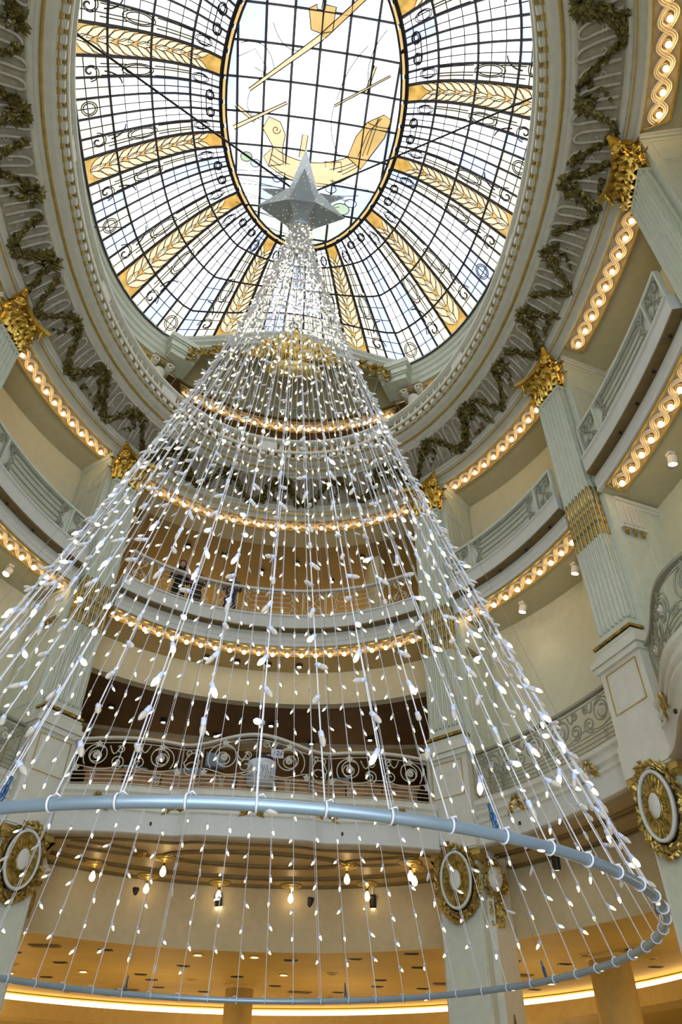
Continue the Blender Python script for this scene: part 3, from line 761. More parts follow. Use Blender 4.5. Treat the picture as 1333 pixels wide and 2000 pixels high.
m = MB(); m.sweep([[ov(a, .30, .48, 0), ov(a, .30, .48, -.12), ov(a, .1, .16, -.12), ov(a, .1, .16, 0)] for a in list(AN) + [AN[0]]], solid=False); med_back = m.mesh('medallion_back', 'antique_gold')
rw = random.Random(8); m = MB()
for i in range(210):
    a = rw.choice((rw.uniform(PI * 1.0, PI * 2.0), rw.uniform(PI * .2, PI * .8), rw.uniform(0, 2 * PI))); q = rw.uniform(1.02, 1.30)
    p = ov(a, .315 * q, .50 * q, -.03 - .08 * rw.random())
    m.leaf(p, Vector((-math.sin(a), -.2, math.cos(a))) * rw.choice((-1, 1)) + Vector((math.cos(a), 0, math.sin(a))) * .5, Vector((0, -1, 0)), .15, .04, .4)
for i in range(22):
    a = rw.uniform(0, 2 * PI); m.ball(ov(a, .37, .57, -.06), rw.uniform(.03, .055), 6, 4)
m.tube([ov(a, .36, .555, -.03) for a in AN], .055, 6, True)
wreath_me = m.mesh('wreath', 'antique_gold')
# plaster mask with gilt hair for the flank of the far right pier
def face_mesh():
    m = MB(); rows = []
    for i in range(37):
        v = -1 + 2 * i / 36; row = []
        for j in range(33):
            h = -1 + 2 * j / 32
            rx = .135 * math.sqrt(max(0, 1 - v * v)) * (1 - .18 * max(0, -v)); x = h * rx
            y = -.15 * math.sqrt(max(0, 1 - .9 * v * v)) * math.sqrt(max(0, 1 - h * h * .98))
            g = lambda cx, cv, sx, sv: math.exp(-((x - cx) / sx) ** 2 - ((v - cv) / sv) ** 2)
            y -= 1.0 * .095 * g(0, -.12, .022, .13) + .060 * g(0, .08, .016, .2)              # nose
            y += .055 * (g(-.052, .14, .03, .1) + g(.052, .14, .03, .1))                # eye sockets
            y -= .026 * (g(-.052, .12, .018, .05) + g(.052, .12, .018, .05))            # eyeballs
            y -= .034 * (g(-.05, .27, .04, .05) + g(.05, .27, .04, .05))                # brow
            y -= .040 * g(0, -.43, .04, .045) + .036 * g(0, -.54, .034, .04) - .030 * g(0, -.485, .05, .025)   # lips
            y -= .045 * g(0, -.78, .04, .09)                                            # chin
            row.append(Vector((x, y, MZ + .04 + .215 * v)))
        rows.append(row)
    m.grid(rows); return m.mesh('mask_face', 'plaster_face', True)
face_me = face_mesh()
m = MB(); rh = random.Random(5)
for i in range(200):
    a = rh.uniform(-.35 * PI, 1.35 * PI); q = rh.uniform(.85, 1.5)
    if rh.random() < .3: p = Vector((rh.uniform(-.13, .13), -.06, MZ - .28 - rh.random() * .38)); d = Vector((rh.uniform(-.5, .5), -.2, -1))
    else: p = Vector((.155 * q * math.cos(a), -.10 + .03 * rh.random() + .05 * (q - 1), MZ + .06 + .24 * q * math.sin(a))); d = Vector((-math.sin(a), -.2, math.cos(a) - .5))
    m.leaf(p, d, Vector((0, -1, 0)), .13, .04, .5)
m.box((0, -.0, MZ), (.34, .08, .6))
hair_me = m.mesh('gilt_hair', 'antique_gold')
GINFO = {'far_right': 'square sage pier with oval gilt medallion in front of the store, right of middle', 'right': 'ground pier with oval gilt medallion cut by the right edge',
         'far_left': 'square sage pier with oval gilt medallion at the lower left edge', 'left': 'ground pier out of view on the left', 'near_right': 'ground pier out of view on the right',
         'near_left': 'ground pier nearer the viewer on the left', 'behind_right': 'ground pier right behind the viewer', 'behind_left': 'ground pier left behind the viewer'}
GANG = {'far_right': 52, 'far_left': 128, 'right': 18}
for k, deg in PIL.items():
    nang = GANG.get(k, PINFO[k][0]); base = pt(deg, .72)
    t = thing('ground_pier', GINFO[k], 'pier', (base.x, base.y, 0), rad(nang - 90), 'ground floor piers')
    put('pier_body', pier_body, t); put('pier_strip', pier_strip, t); put('pier_top', pier_top, t)
    if k in ('far_right', 'right', 'far_left'):
        md = put('medallion', med_back, t)
        put('medallion_ring', med_ring, md); put('gadrooned_dish', med_dish, md); put('inner_rim', med_inner, md); put('centre_boss', med_disc, md); put('wreath', wreath_me, md)
        for sx in (-1, 1):
            if k == 'far_right' and sx < 0: continue
            mk = put('mask', hair_me, t, (sx * .50, .42, 0), (0, 0, sx * PI / 2 - sx * .75)); put('mask_face', face_me, mk, (0, -.06, -.2), None).scale = (1.25, 1.0, 1.04)
    if k == 'far_right':
        m = MB()
        for s_ in (-1, 1):
            m.tube([Vector((.535, .62 + s_ * .07 * math.sin(q * 3), 3.2 - q * .7)) for q in np.linspace(0, 2.6, 26)], .014, 5)
        m.ball((.535, .62, 2.45), .05, 6, 4, (.4, 1, 1.4)); put('iron_ornament', m.mesh('iron_ornament', 'bronze', True), t)

# ================================================================== light strips
m_ = MB(); m_.lathe([(.075, .0), (.075, -.035), (.05, -.04), (.04, -.02), (.04, -.06)], 12); m_.cur = 1
m_.lathe([(.026, -.05), (.045, -.082), (.052, -.112), (.043, -.142), (.016, -.16)], 10); stripbulb_me = m_.mesh('lamp_bulb', ['bronze', 'lamp_glow'], True)
def light_strip(label, ths, pf, zs, half=.235, uc=.30, warmless=False):
    """ths: angles of the bulbs, pf(deg,u,z) the plan; a panel with gilt border, interlaced band and bare bulbs"""
    n = len(ths); d = (ths[-1] - ths[0]) / max(1, n - 1)
    def TH(p):                                     # p: 0..n, bulb i at i+.5
        x = p - .5; i = int(max(0, min(n - 2, math.floor(x)))); return ths[i] + (x - i) * (ths[i + 1] - ths[i])
    a, b = TH(-.12), TH(n + .12); mid = pf(TH(n / 2), uc, zs)
    t = thing('light_strip', label, 'light strip', mid, 0, 'bulb strips round the rotunda')
    W = lambda nm, mb, mt, sm=False: put(nm, mb.mesh(nm, mt, sm), t, world=True)
    m = MB(); m.sweep([[pf(q, uc - half, zs - .02), pf(q, uc + half, zs - .02), pf(q, uc + half, zs + .01), pf(q, uc - half, zs + .01)] for q in np.linspace(a, b, n * 2)]); W('panel', m, 'strip_panel')
    for s_ in (-1, 1):
        uu = uc + s_ * half
        m = MB(); m.sweep([[pf(q, uu - .028, zs - .015), pf(q, uu - .02, zs - .055), pf(q, uu + .02, zs - .055), pf(q, uu + .028, zs - .015)] for q in np.linspace(a, b, n * 2)]); W('border', m, 'gold_line')
        q0 = (a, b)[s_ > 0]; q1 = q0 + (TH(.1) - TH(0)) * -s_ * (1 if True else 1)
        m = MB(); m.sweep([[pf(q0, w, zs - .055), pf(q1, w, zs - .055), pf(q1, w, zs - .01), pf(q0, w, zs - .01)] for w in (uc - half, uc + half)]); W('border', m, 'gold_line')
        # interlaced ribbon
        rows = []; K = 10 * n
        for i in range(K + 1):
            p = .04 + (n - .08) * i / K
            f = lambda p: pf(TH(p), uc + s_ * .135 * math.sin(PI * p), 0)
            c = f(p); g = (f(p + .02) - f(p - .02)).normalized(); sd = Vector((-g.y, g.x, 0))
            lift = .012 if (int(p) % 2 == 0) == (s_ > 0) else 0
            rows.append([c + sd * w + Vector((0, 0, zs - h - lift)) for w, h in ((-.05, .0), (-.05, .035), (-.035, .05), (-.018, .034), (.0, .046), (.018, .034), (.035, .05), (.05, .035), (.05, .0))])
        m = MB(); m.sweep(rows); W('guilloche_band', m, 'guilloche')
    for q in ths: put('lamp_bulb', stripbulb_me, t, pf(q, uc, zs - .02) - mid)
    return t
def lerp_ths(a, b, n, u=.3):
    out, L = arc_ths(a, b, u, .01); k = len(out) - 1
    return [out[round(k * i / (n - 1))] for i in range(n)]
light_strip('upper bulb strip under the far entablature, behind the light strings', lerp_ths(64.3, 115.7, 22), pt, 15.245)
light_strip('lower bulb strip under the far mezzanine below the three people', lerp_ths(64.6, 115.4, 22), pt, 10.94, half=.20, uc=.365)
light_strip('upper bulb strip between the far right pilaster and the whole right pilaster', lerp_ths(53.0, 29.0, 10), pt, 15.245)
light_strip('lower bulb strip under the mezzanine left of the whole right pilaster', lerp_ths(53.4, 28.4, 10), pt, 10.94, half=.20, uc=.365)
light_strip('upper bulb strip between the two pilasters on the right', lerp_ths(12.4, -12.8, 9), pt, 15.245)
light_strip('lower bulb strip under the mezzanine at the right edge', lerp_ths(13.0, -13.0, 9), pt, 10.94, half=.20, uc=.365)
light_strip('bulb strip in the upper right corner of the picture', lerp_ths(-28.6, -52.6, 10), pt, 15.245)
light_strip('upper bulb strip on the left between two gold capitals', lerp_ths(127.0, 151.0, 10), pt, 15.245)
light_strip('lower bulb strip under the mezzanine at the left edge', lerp_ths(126.6, 151.6, 10), pt, 10.94, half=.20, uc=.365)
light_strip('upper bulb strip beyond the left edge', lerp_ths(167.2, 192.8, 9), pt, 15.245)
light_strip('lower bulb strip beyond the left edge', lerp_ths(167.0, 193.0, 9), pt, 10.94, half=.20, uc=.365)
light_strip('upper bulb strip on the left behind the viewer', lerp_ths(208.6, 232.6, 10), pt, 15.245)
# spotlights under the mezzanine and in the openings
HM = T(0, 0, -.16) @ Matrix.Rotation(rad(18), 4, 'X')
m_ = MB(); m_.box((0, 0, -.03), (.12, .12, .06)); m_.lathe([(.025, -.05), (.025, -.12)], 8); wstem_me = m_.mesh('bracket', 'lamp_white')
m_ = MB(); m_.lathe([(.06, .08), (.085, .06), (.085, -.1), (.07, -.1)], 14, HM); whead_me = m_.mesh('head', 'lamp_white')
m_ = MB(); m_.lathe([(.07, -.098), (.07, -.106)], 12, HM); wlens_me = m_.mesh('lens', 'spot_glow')
for deg, w in ((44.5, 'far from the whole right pilaster'), (32.5, 'next to the whole right pilaster'), (134, 'at the left edge'), (6, 'past the whole right pilaster')):
    p = pt(deg, -.2, 10.94)
    t = thing('ceiling_spotlight', 'white swivel spotlight under the mezzanine ' + w, 'spotlight', p, rad(deg), 'white mezzanine spotlights')
    put('bracket', wstem_me, t); put('head', whead_me, t); put('lens', wlens_me, t)
    l = lamp('spot_beam', 'SPOT', p + Vector((0, 0, -.3)), 9, (1, .86, .62), .05, spot_size=rad(110), spot_blend=.8); l.parent = t; l.location = (0, 0, -.3)
m_ = MB(); m_.lathe([(.09, 0), (.09, -.09), (.075, -.095), (.07, -.04)], 14); eye_me = m_.mesh('housing', 'lamp_black')
m_ = MB(); m_.lathe([(.05, -.05), (.05, -.075)], 12); eyel_me = m_.mesh('lens', 'spot_glow')
EYES = [(pt(d, -.3, 10.94), 'in the soffit below the far bulb strip, place %s from the left' % w) for d, w in ((99.5, 'first'), (94.6, 'second'), (89.6, 'third'), (84.6, 'fourth'))]
for x, y, w in ((-2.6, 18.6, 'far left'), (-1.2, 19.3, 'left of middle'), (.3, 18.4, 'near middle'), (1.5, 19.4, 'right of middle'), (3.1, 18.9, 'far right'), (-3.9, 17.9, 'left end')): EYES.append((Vector((x, y, 10.04)), 'in the dark restaurant ceiling, ' + w))
for x, y, w in ((-2.7, 17.6, 'by the left pilaster'), (-1.6, 17.9, 'above the couple'), (-.4, 18.6, 'left of middle'), (.7, 18.0, 'in the middle'), (1.9, 18.8, 'right of middle'), (2.7, 17.4, 'by the pale pier')): EYES.append((Vector((x, y, 15.29)), 'in the brown upper hall ceiling ' + w))
for p, w in EYES:
    t = thing('eyeball_downlight', 'small black downlight ' + w, 'downlight', p, 0, 'black downlights')
    put('housing', eye_me, t); put('lens', eyel_me, t)
# ================================================================== railings
class Rail:
    def __init__(s, P, N=None):
        s.P = P; s.L = [0]
        for i in range(len(P) - 1): s.L.append(s.L[-1] + (P[i + 1] - P[i]).length)
        s.len = s.L[-1]; s.N = N
    def at(s, q):
        q = max(0, min(s.len, q)); i = int(np.searchsorted(s.L, q)) - 1; i = max(0, min(len(s.P) - 2, i))
        f = (q - s.L[i]) / max(1e-9, s.L[i + 1] - s.L[i]); p = s.P[i].lerp(s.P[i + 1], f)
        n = s.N[i].lerp(s.N[i + 1], f).normalized()
        return p, n
    def w(s, q, z, off=0.0):
        p, n = s.at(q); return Vector((p.x + n.x * off, p.y + n.y * off, z))
def spiral(cx, cz, r0, r1, a0, turns, k=22):
    return [(cx + (r0 + (r1 - r0) * i / k) * math.cos(a0 + 2 * PI * turns * i / k), cz + (r0 + (r1 - r0) * i / k) * math.sin(a0 + 2 * PI * turns * i / k)) for i in range(k + 1)]
m_ = MB()
for i in range(8):
    a = i * PI / 4; m_.ball((.05 * math.cos(a), 0, .05 * math.sin(a)), .03, 6, 4, (1, .7, 1))
m_.ball((0, -.02, 0), .03, 6, 4); flower_me = m_.mesh('rosette', 'iron_white', True)
def rz_of(n): return math.atan2(n.y, n.x) + PI / 2
def scroll_rail(label, bay, sections, ztop, iron='iron_white', z0=6.64):
    P, N = bay_path(bay); R = Rail(P, N); mid = R.w(R.len / 2, z0)
    t = thing('balcony_railing', label, 'railing', mid, 0, 'wrought iron gallery railings')
    W = lambda nm, mb, mt=iron, sm=True: put(nm, mb.mesh(nm, mt, sm), t, world=True)
    Q = np.linspace(0, R.len, max(20, int(R.len / .1)))
    m = MB(); m.sweep([[R.w(q, ztop(q, R.len) - .05, .045), R.w(q, ztop(q, R.len), .045), R.w(q, ztop(q, R.len) + .015, 0), R.w(q, ztop(q, R.len), -.045), R.w(q, ztop(q, R.len) - .05, -.045)] for q in Q]); W('handrail', m, iron, False)
    m = MB(); m.tube([R.w(q, ztop(q, R.len) - .12) for q in Q], .010, 5); W('upper_bar', m)
    for zz in (.04, .12, .20, .27):
        m = MB(); m.tube([R.w(q, z0 + zz) for q in Q], .010, 5); W('lower_bar', m)
    def curve(cs, r=.0125 if iron == 'iron_white' else .017, nm='scroll'):
        for c in cs:
            m = MB(); m.tube([R.w(s_, z, .012) for s_, z in c], r, 5); W(nm, m)
    def leafs(s_, z, k=5):
        m = MB()
        for i in range(k):
            a = i * 2 * PI / k + .3; p, n = R.at(s_); tt = Vector((-n.y, n.x, 0))
            m.leaf(R.w(s_, z, .02), tt * math.cos(a) + Vector((0, 0, math.sin(a))), n, .085, .028, .3)
        W('iron_leaf', m)
    zt = lambda q: ztop(q, R.len) - .13
    za = z0 + .28
    for (kind, a, b) in sections:
        wd = b - a
        for q in ((a, b) if kind != 'open' else ()):
            m = MB(); p, n = R.at(q); m.box((0, 0, (z0 + ztop(q, R.len)) / 2 - .02), (.03, .03, ztop(q, R.len) - z0 - .04), T(p.x, p.y, 0) @ Rz(rz_of(n))); W('post', m, iron, False)
        if kind == 'lyre':
            c = (a + b) / 2; h = wd / 2 - .04; zm = (za + zt(c)) / 2
            curve([[(c + s_ * h * math.cos(w) * (1 if w < 0 else .8), zm + .02 + .17 * math.sin(w)) for w in np.linspace(-1.4, 1.9, 16)] for s_ in (-1, 1)])
            curve([spiral(c + s_ * h * .45, zt(c) - .06, .07, .02, -PI / 2, s_ * 1.2) for s_ in (-1, 1)])
            curve([[(c + s_ * (h * .85 * math.sin(w)), za + .26 * (1 - math.cos(w)) / 2) for w in np.linspace(0, PI, 12)] for s_ in (-1, 1)])
        else:
            n_u = max(1, round(wd / .98)); u_ = wd / n_u
            for k in range(n_u):
                s0 = a + k * u_; mir = (k % 2 == 1) if kind != 'mirror' else (k % 2 == 0)
                X = (lambda x, s0=s0, u_=u_, mir=mir: s0 + u_ * (1 - x if mir else x))
                zc = (za + zt(s0 + u_ / 2)) / 2 + .02; H = (zt(s0 + u_ / 2) - za) / 2; sg = -1 if mir else 1; cx = X(.40)
                curve([[(cx + sg * (p[0]), zc + p[1]) for p in spiral(0, 0, H * 1.0, .085, -2.4, -1.45, 34)]])
                curve([[(cx + sg * p[0], zc + p[1]) for p in spiral(0, 0, H * .72, .05, .9, 1.2, 24)]])
                curve([[(X(.80) + sg * p[0], za + H * .62 + p[1]) for p in spiral(0, 0, H * .55, .03, -2.0, 1.7, 24)]])
                curve([[(X(.83) + sg * p[0], zt(s0) - .09 + p[1]) for p in spiral(0, 0, .085, .02, 2.5, -1.5, 16)], [(X(.62 + .2 * w), zt(s0) - .02 - .16 * math.sin(PI * w)) for w in np.linspace(0, 1, 8)]])
                curve([[(X(w), za + .02 + .30 * H * (1 + math.cos(2 * PI * w)) * .5) for w in np.linspace(0, 1, 18)]], .011)
                p, n = R.at(cx); put('rosette', flower_me, t, R.w(cx, zc, .03) - mid, (0, 0, rz_of(n)))
                leafs(X(.06), za + .04); leafs(X(.40), zt(s0 + u_ / 2) - .02)
                for zz, rr in ((.235, .030), (.16, .022), (.08, .022)):
                    m = MB(); m.tube([R.w(X(.40) + 1.7 * rr * math.cos(w), z0 + zz + rr * math.sin(w), .012) for w in np.linspace(0, 2 * PI, 13)[:-1]], .008, 4, True); W('ring', m)
    return t
def far_top(q, L):
    x = -L / 2 + q; k = max(0, math.cos(PI * x / 2.2)) if abs(x) < 1.1 else 0
    s_ = .05 * math.sin(PI * (abs(x) - 1.5) / 2.1) if abs(x) > 1.5 else 0
    return 7.56 + .26 * k ** 1.3 + max(0, s_)
_R = Rail(*bay_path('far')); LF = _R.len; h = LF / 2
scroll_rail('white wrought iron scroll railing of the far restaurant gallery, raised in the middle', 'far',
            [('scroll', .06, h - 1.5), ('lyre', h - 1.5, h - 1.08), ('scroll', h - 1.08, h + 1.08), ('lyre', h + 1.08, h + 1.5), ('scroll', h + 1.5, LF - .06)], far_top)
flat = lambda q, L: 7.58
for bay, lab in (('R1', 'grey green scroll railing between the far right and whole right pilasters'), ('R2', 'bulging scroll railing of the balcony at the right edge'), ('L1', 'scroll railing of the gallery at the left edge')):
    R_ = Rail(*bay_path(bay))
    scroll_rail(lab, bay, [('scroll', .05, R_.len - .05)], flat, 'iron_sage')

def mezz_rail(label, bay, backed):
    a, b = BAYS[bay]; ths = steps(a + .4, b - .4, .7); P = [pt(q, .68) for q in ths]; N = [inward(q, .68) for q in ths]
    R = Rail(P, N); z0, z1 = 11.76, 12.58; mid = R.w(R.len / 2, z0)
    t = thing('mezzanine_railing', label, 'railing', mid, 0, 'mezzanine railings')
    iron = 'iron_white' if not backed else 'sage'
    W = lambda nm, mb, mt=iron, sm=True: put(nm, mb.mesh(nm, mt, sm), t, world=True)
    Q = np.linspace(0, R.len, max(12, int(R.len / .12)))
    m = MB(); m.sweep([[R.w(q, z1 - .04, .05), R.w(q, z1 + .03, .05), R.w(q, z1 + .03, -.05), R.w(q, z1 - .04, -.05)] for q in Q]); W('handrail', m, iron, False)
    m = MB(); m.tube([R.w(q, z0 + .05) for q in Q], .014, 5); W('lower_bar', m)
    if backed:
        m = MB(); m.sweep([[R.w(q, z0, -.03), R.w(q, z1 - .02, -.03), R.w(q, z1 - .02, -.07), R.w(q, z0, -.07)] for q in Q]); W('backing_panel', m, 'sage', False)
    nar = .62; n_w = {'far': 3}.get(bay, 1); wide = (R.len - nar * (n_w + 1)) / n_w
    cuts = [0]; kinds = []
    for i in range(n_w):
        cuts += [cuts[-1] + nar, cuts[-1] + nar + wide]; kinds += ['n', 'w']
    cuts.append(R.len); kinds.append('n')
    r = .011 if not backed else .017
    def curve(cs, nm='scroll', rr=None):
        for c in cs:
            m = MB(); m.tube([R.w(s_, z, .012) for s_, z in c], rr or r, 5); W(nm, m, 'iron_sage' if backed else iron)
    for q in cuts:
        m = MB(); p, n = R.at(q); m.box((0, 0, (z0 + z1) / 2), (.05 if backed else .028, .09 if backed else .028, z1 - z0), T(p.x, p.y, 0) @ Rz(rz_of(n))); W('post', m, iron, False)
    zm = (z0 + z1) / 2 + .02; H = .36
    for k, (c0, c1) in zip(kinds, zip(cuts[:-1], cuts[1:])):
        c = (c0 + c1) / 2; hw = (c1 - c0) / 2 - .04
        if k == 'n':
            curve([[(c + hw * x, zm + H * z) for x, z in ((-1, .6), (-.6, 1), (.6, 1), (1, .6), (1, -.6), (.6, -1), (-.6, -1), (-1, -.6), (-1, .6))]], 'octagon_frame')
            for s_ in (-1, 1):
                curve([[(c + s_ * hw * .62 * math.sin(w), zm + H * .78 * w / 1.6) for w in np.linspace(-1.6, 1.6, 18)]])
                curve([spiral(c + s_ * hw * .36, zm + v * H * .55, .10, .025, -v * PI / 2, s_ * v * 1.4, 16) for v in (-1, 1)])
        else:
            for zz in (-.30, -.15, 0, .15, .30):
                m = MB(); m.tube([R.w(q, zm + zz, .012) for q in np.linspace(c0 + .34, c1 - .34, 14)], r * .9, 5); W('bar', m, 'iron_sage' if backed else iron)
            for s_ in (-1, 1):
                e = c + s_ * (hw - .16)
                curve([[(e + s_ * (-.02 - .13 * math.cos(w) * math.cos(w * .5)), zm + v * H * (.05 + .42 * (1 - math.cos(w)) * .9) * .9) for w in np.linspace(0, 2.6, 14)] for v in (-1, 1)])
                curve([spiral(e, zm + v * .25, .09, .02, v * .4, s_ * v * 1.4, 16) for v in (-1, 1)])
                curve([[(e - s_ * .14, zm - .34), (e - s_ * .14 + s_ * .1, zm), (e - s_ * .14, zm + .34)]])
            for v in (-1, 1):
                m = MB(); m.tube([R.w(c + .055 * math.cos(w), zm + v * .35 + .055 * math.sin(w), .012) for w in np.linspace(0, 2 * PI, 13)[:-1]], r * .8, 4, True); W('ring', m)
    return t
mezz_rail('open white iron mezzanine railing in front of the three people', 'far', False)
mezz_rail('panelled sage mezzanine railing between the far right and whole right pilasters', 'R1', True)
mezz_rail('panelled sage mezzanine railing right of the whole right pilaster', 'R2', True)
mezz_rail('panelled sage mezzanine railing on the left side', 'L1', True)
mezz_rail('panelled sage mezzanine railing beyond the left edge', 'L2', True)

# ================================================================== balustrade on the cornice
bal = thing('balustrade', 'pale stone balustrade ringing the oval below the glass dome', 'balustrade', (0, Y0, 16.2))
W = lambda nm, mb, mt='pale', sm=False: put(nm, mb.mesh(nm, mt, sm), bal, world=True)
def ring_piece(nm, prof, mt):
    m = MB(); oval_sweep(m, 0, 360, prof, 1.5); W(nm, m, mt)
ring_piece('backing', [(1.93, 16.32), (1.93, 16.18), (1.96, 16.18), (1.96, 16.32)], 'antique_gold')
ring_piece('gilt_soffit', [(1.96, 16.312), (2.18, 16.312), (2.18, 16.30), (1.96, 16.30)], 'gold_line')
ring_piece('plinth', [(1.86, 16.40), (1.86, 16.31), (2.19, 16.31), (2.21, 16.34), (2.21, 16.40)], 'pale')
ring_piece('handrail', [(1.95, 16.90), (1.95, 16.81), (2.0, 16.79), (2.14, 16.79), (2.19, 16.82), (2.19, 16.88), (2.16, 16.92)], 'pale')
m_ = MB(); m_.box((0, 0, .07), (.135, .22, .14)); m_.box((0, -.02, .005), (.12, .18, .02)); block_me = m_.mesh('dentil_block', 'pale')
m_ = MB(); m_.box((0, 0, .02), (.10, .10, .04)); m_.lathe([(.04, .04), (.03, .07), (.052, .13), (.055, .18), (.03, .26), (.024, .32), (.038, .35), (.028, .37)], 8); m_.box((0, 0, .385), (.10, .10, .03)); baluster_me = m_.mesh('baluster', 'pale')
m_ = MB(); m_.box((0, 0, .2), (.52, .14, .42)); m_.box((0, -.075, .2), (.40, .012, .28)); bpier_me = m_.mesh('balustrade_pier', 'pale')
ths, L = arc_ths(0, 360, 2.05, .252)
org = Vector((0, Y0, 16.2))
for i, q in enumerate(ths[:-1]):
    n = inward(q, 2.05); rz = rz_of(n)
    put('dentil_block', block_me, bal, pt(q, 2.06, 16.17) - org, (0, 0, rz))
    if i % 13 in (0, 1): 
        if i % 13 == 0: put('balustrade_pier', bpier_me, bal, pt((ths[i] + ths[i + 1]) / 2, 2.06, 16.40) - org, (0, 0, rz))
        continue
    put('baluster', baluster_me, bal, pt(q, 2.06, 16.40) - org, (0, 0, rz))
# walkway behind it
m = MB(); m.grid([[pt(q, 2.0, 16.33) for q in steps(0, 360, 3)], [Vector((9.0 * math.cos(rad(q)), Y0 + 9.6 * math.sin(rad(q)), 16.33)) for q in steps(0, 360, 3)]])
struct(put('floor_walkway', m.mesh('floor_walkway', 'sage_dark')), 'narrow walkway behind the balustrade')

# ================================================================== drum under the dome
KD = 1.10                      # size of the dome storey
def zk(z): return 1.6 + (z - 1.6) * KD
DC = Vector((-.09, 7.64, 0))
def dpt(deg, e, z, a=5.12 * KD, b=6.0 * KD, n=2.8):
    t = rad(deg); c, s = math.cos(t), math.sin(t); r = ((abs(c) / (a + e)) ** n + (abs(s) / (b + e)) ** n) ** (-1 / n)
    return Vector((DC.x + r * c, DC.y + r * s, z))
TC = 57.5
SIDES = ((-TC, TC), (180 - TC, 180 + TC))
def drum(name, m, prof, lab):
    mb = MB()
    for a, b in SIDES: mb.sweep([[dpt(q, e * KD, zk(z)) for e, z in prof] for q in steps(a, b, 1.5)])
    return struct(put(name, mb.mesh(name, m)), lab)
dcorn = drum('trim_drum_cornice', 'sage', [(-.03, 18.38), (-.03, 18.30), (.03, 18.27), (.04, 18.17), (.09, 18.12), (.10, 18.0), (.15, 17.95), (.16, 17.82), (.21, 17.77), (.21, 17.62), (1.0, 17.62), (1.0, 18.38)], 'moulded sage cornice carrying the glass dome')
drum('wall_drum', 'sage_dark', [(.75, 17.65), (.75, 14.95), (1.0, 14.95), (1.0, 17.65)], 'wall behind the balustrade')
for s_, lab in ((1, 'bulb strip behind the balustrade on the left, under the dome cornice'), (-1, 'bulb strip behind the balustrade on the right, under the dome cornice')):
    q = [150 - i * 2.3 for i in range(11)] if s_ > 0 else [30 + i * 2.3 for i in range(11)]
    light_strip(lab, q, lambda d, u, z: dpt(d, .54 - (u - .3), z), zk(17.618), half=.2)
m = MB(); m.grid([[dpt(q, .5, 21.3) for q in steps(0, 360, 3)], [Vector((DC.x + 12 * math.cos(rad(q)), DC.y + 12 * math.sin(rad(q)), 21.3)) for q in steps(0, 360, 3)]])  # added lid that keeps sky from showing through at the niche corners
struct(put('drum_sky_lid', m.mesh('drum_sky_lid', 'lid_dark')), 'added dark lid outside the glass, shutting out the sky')
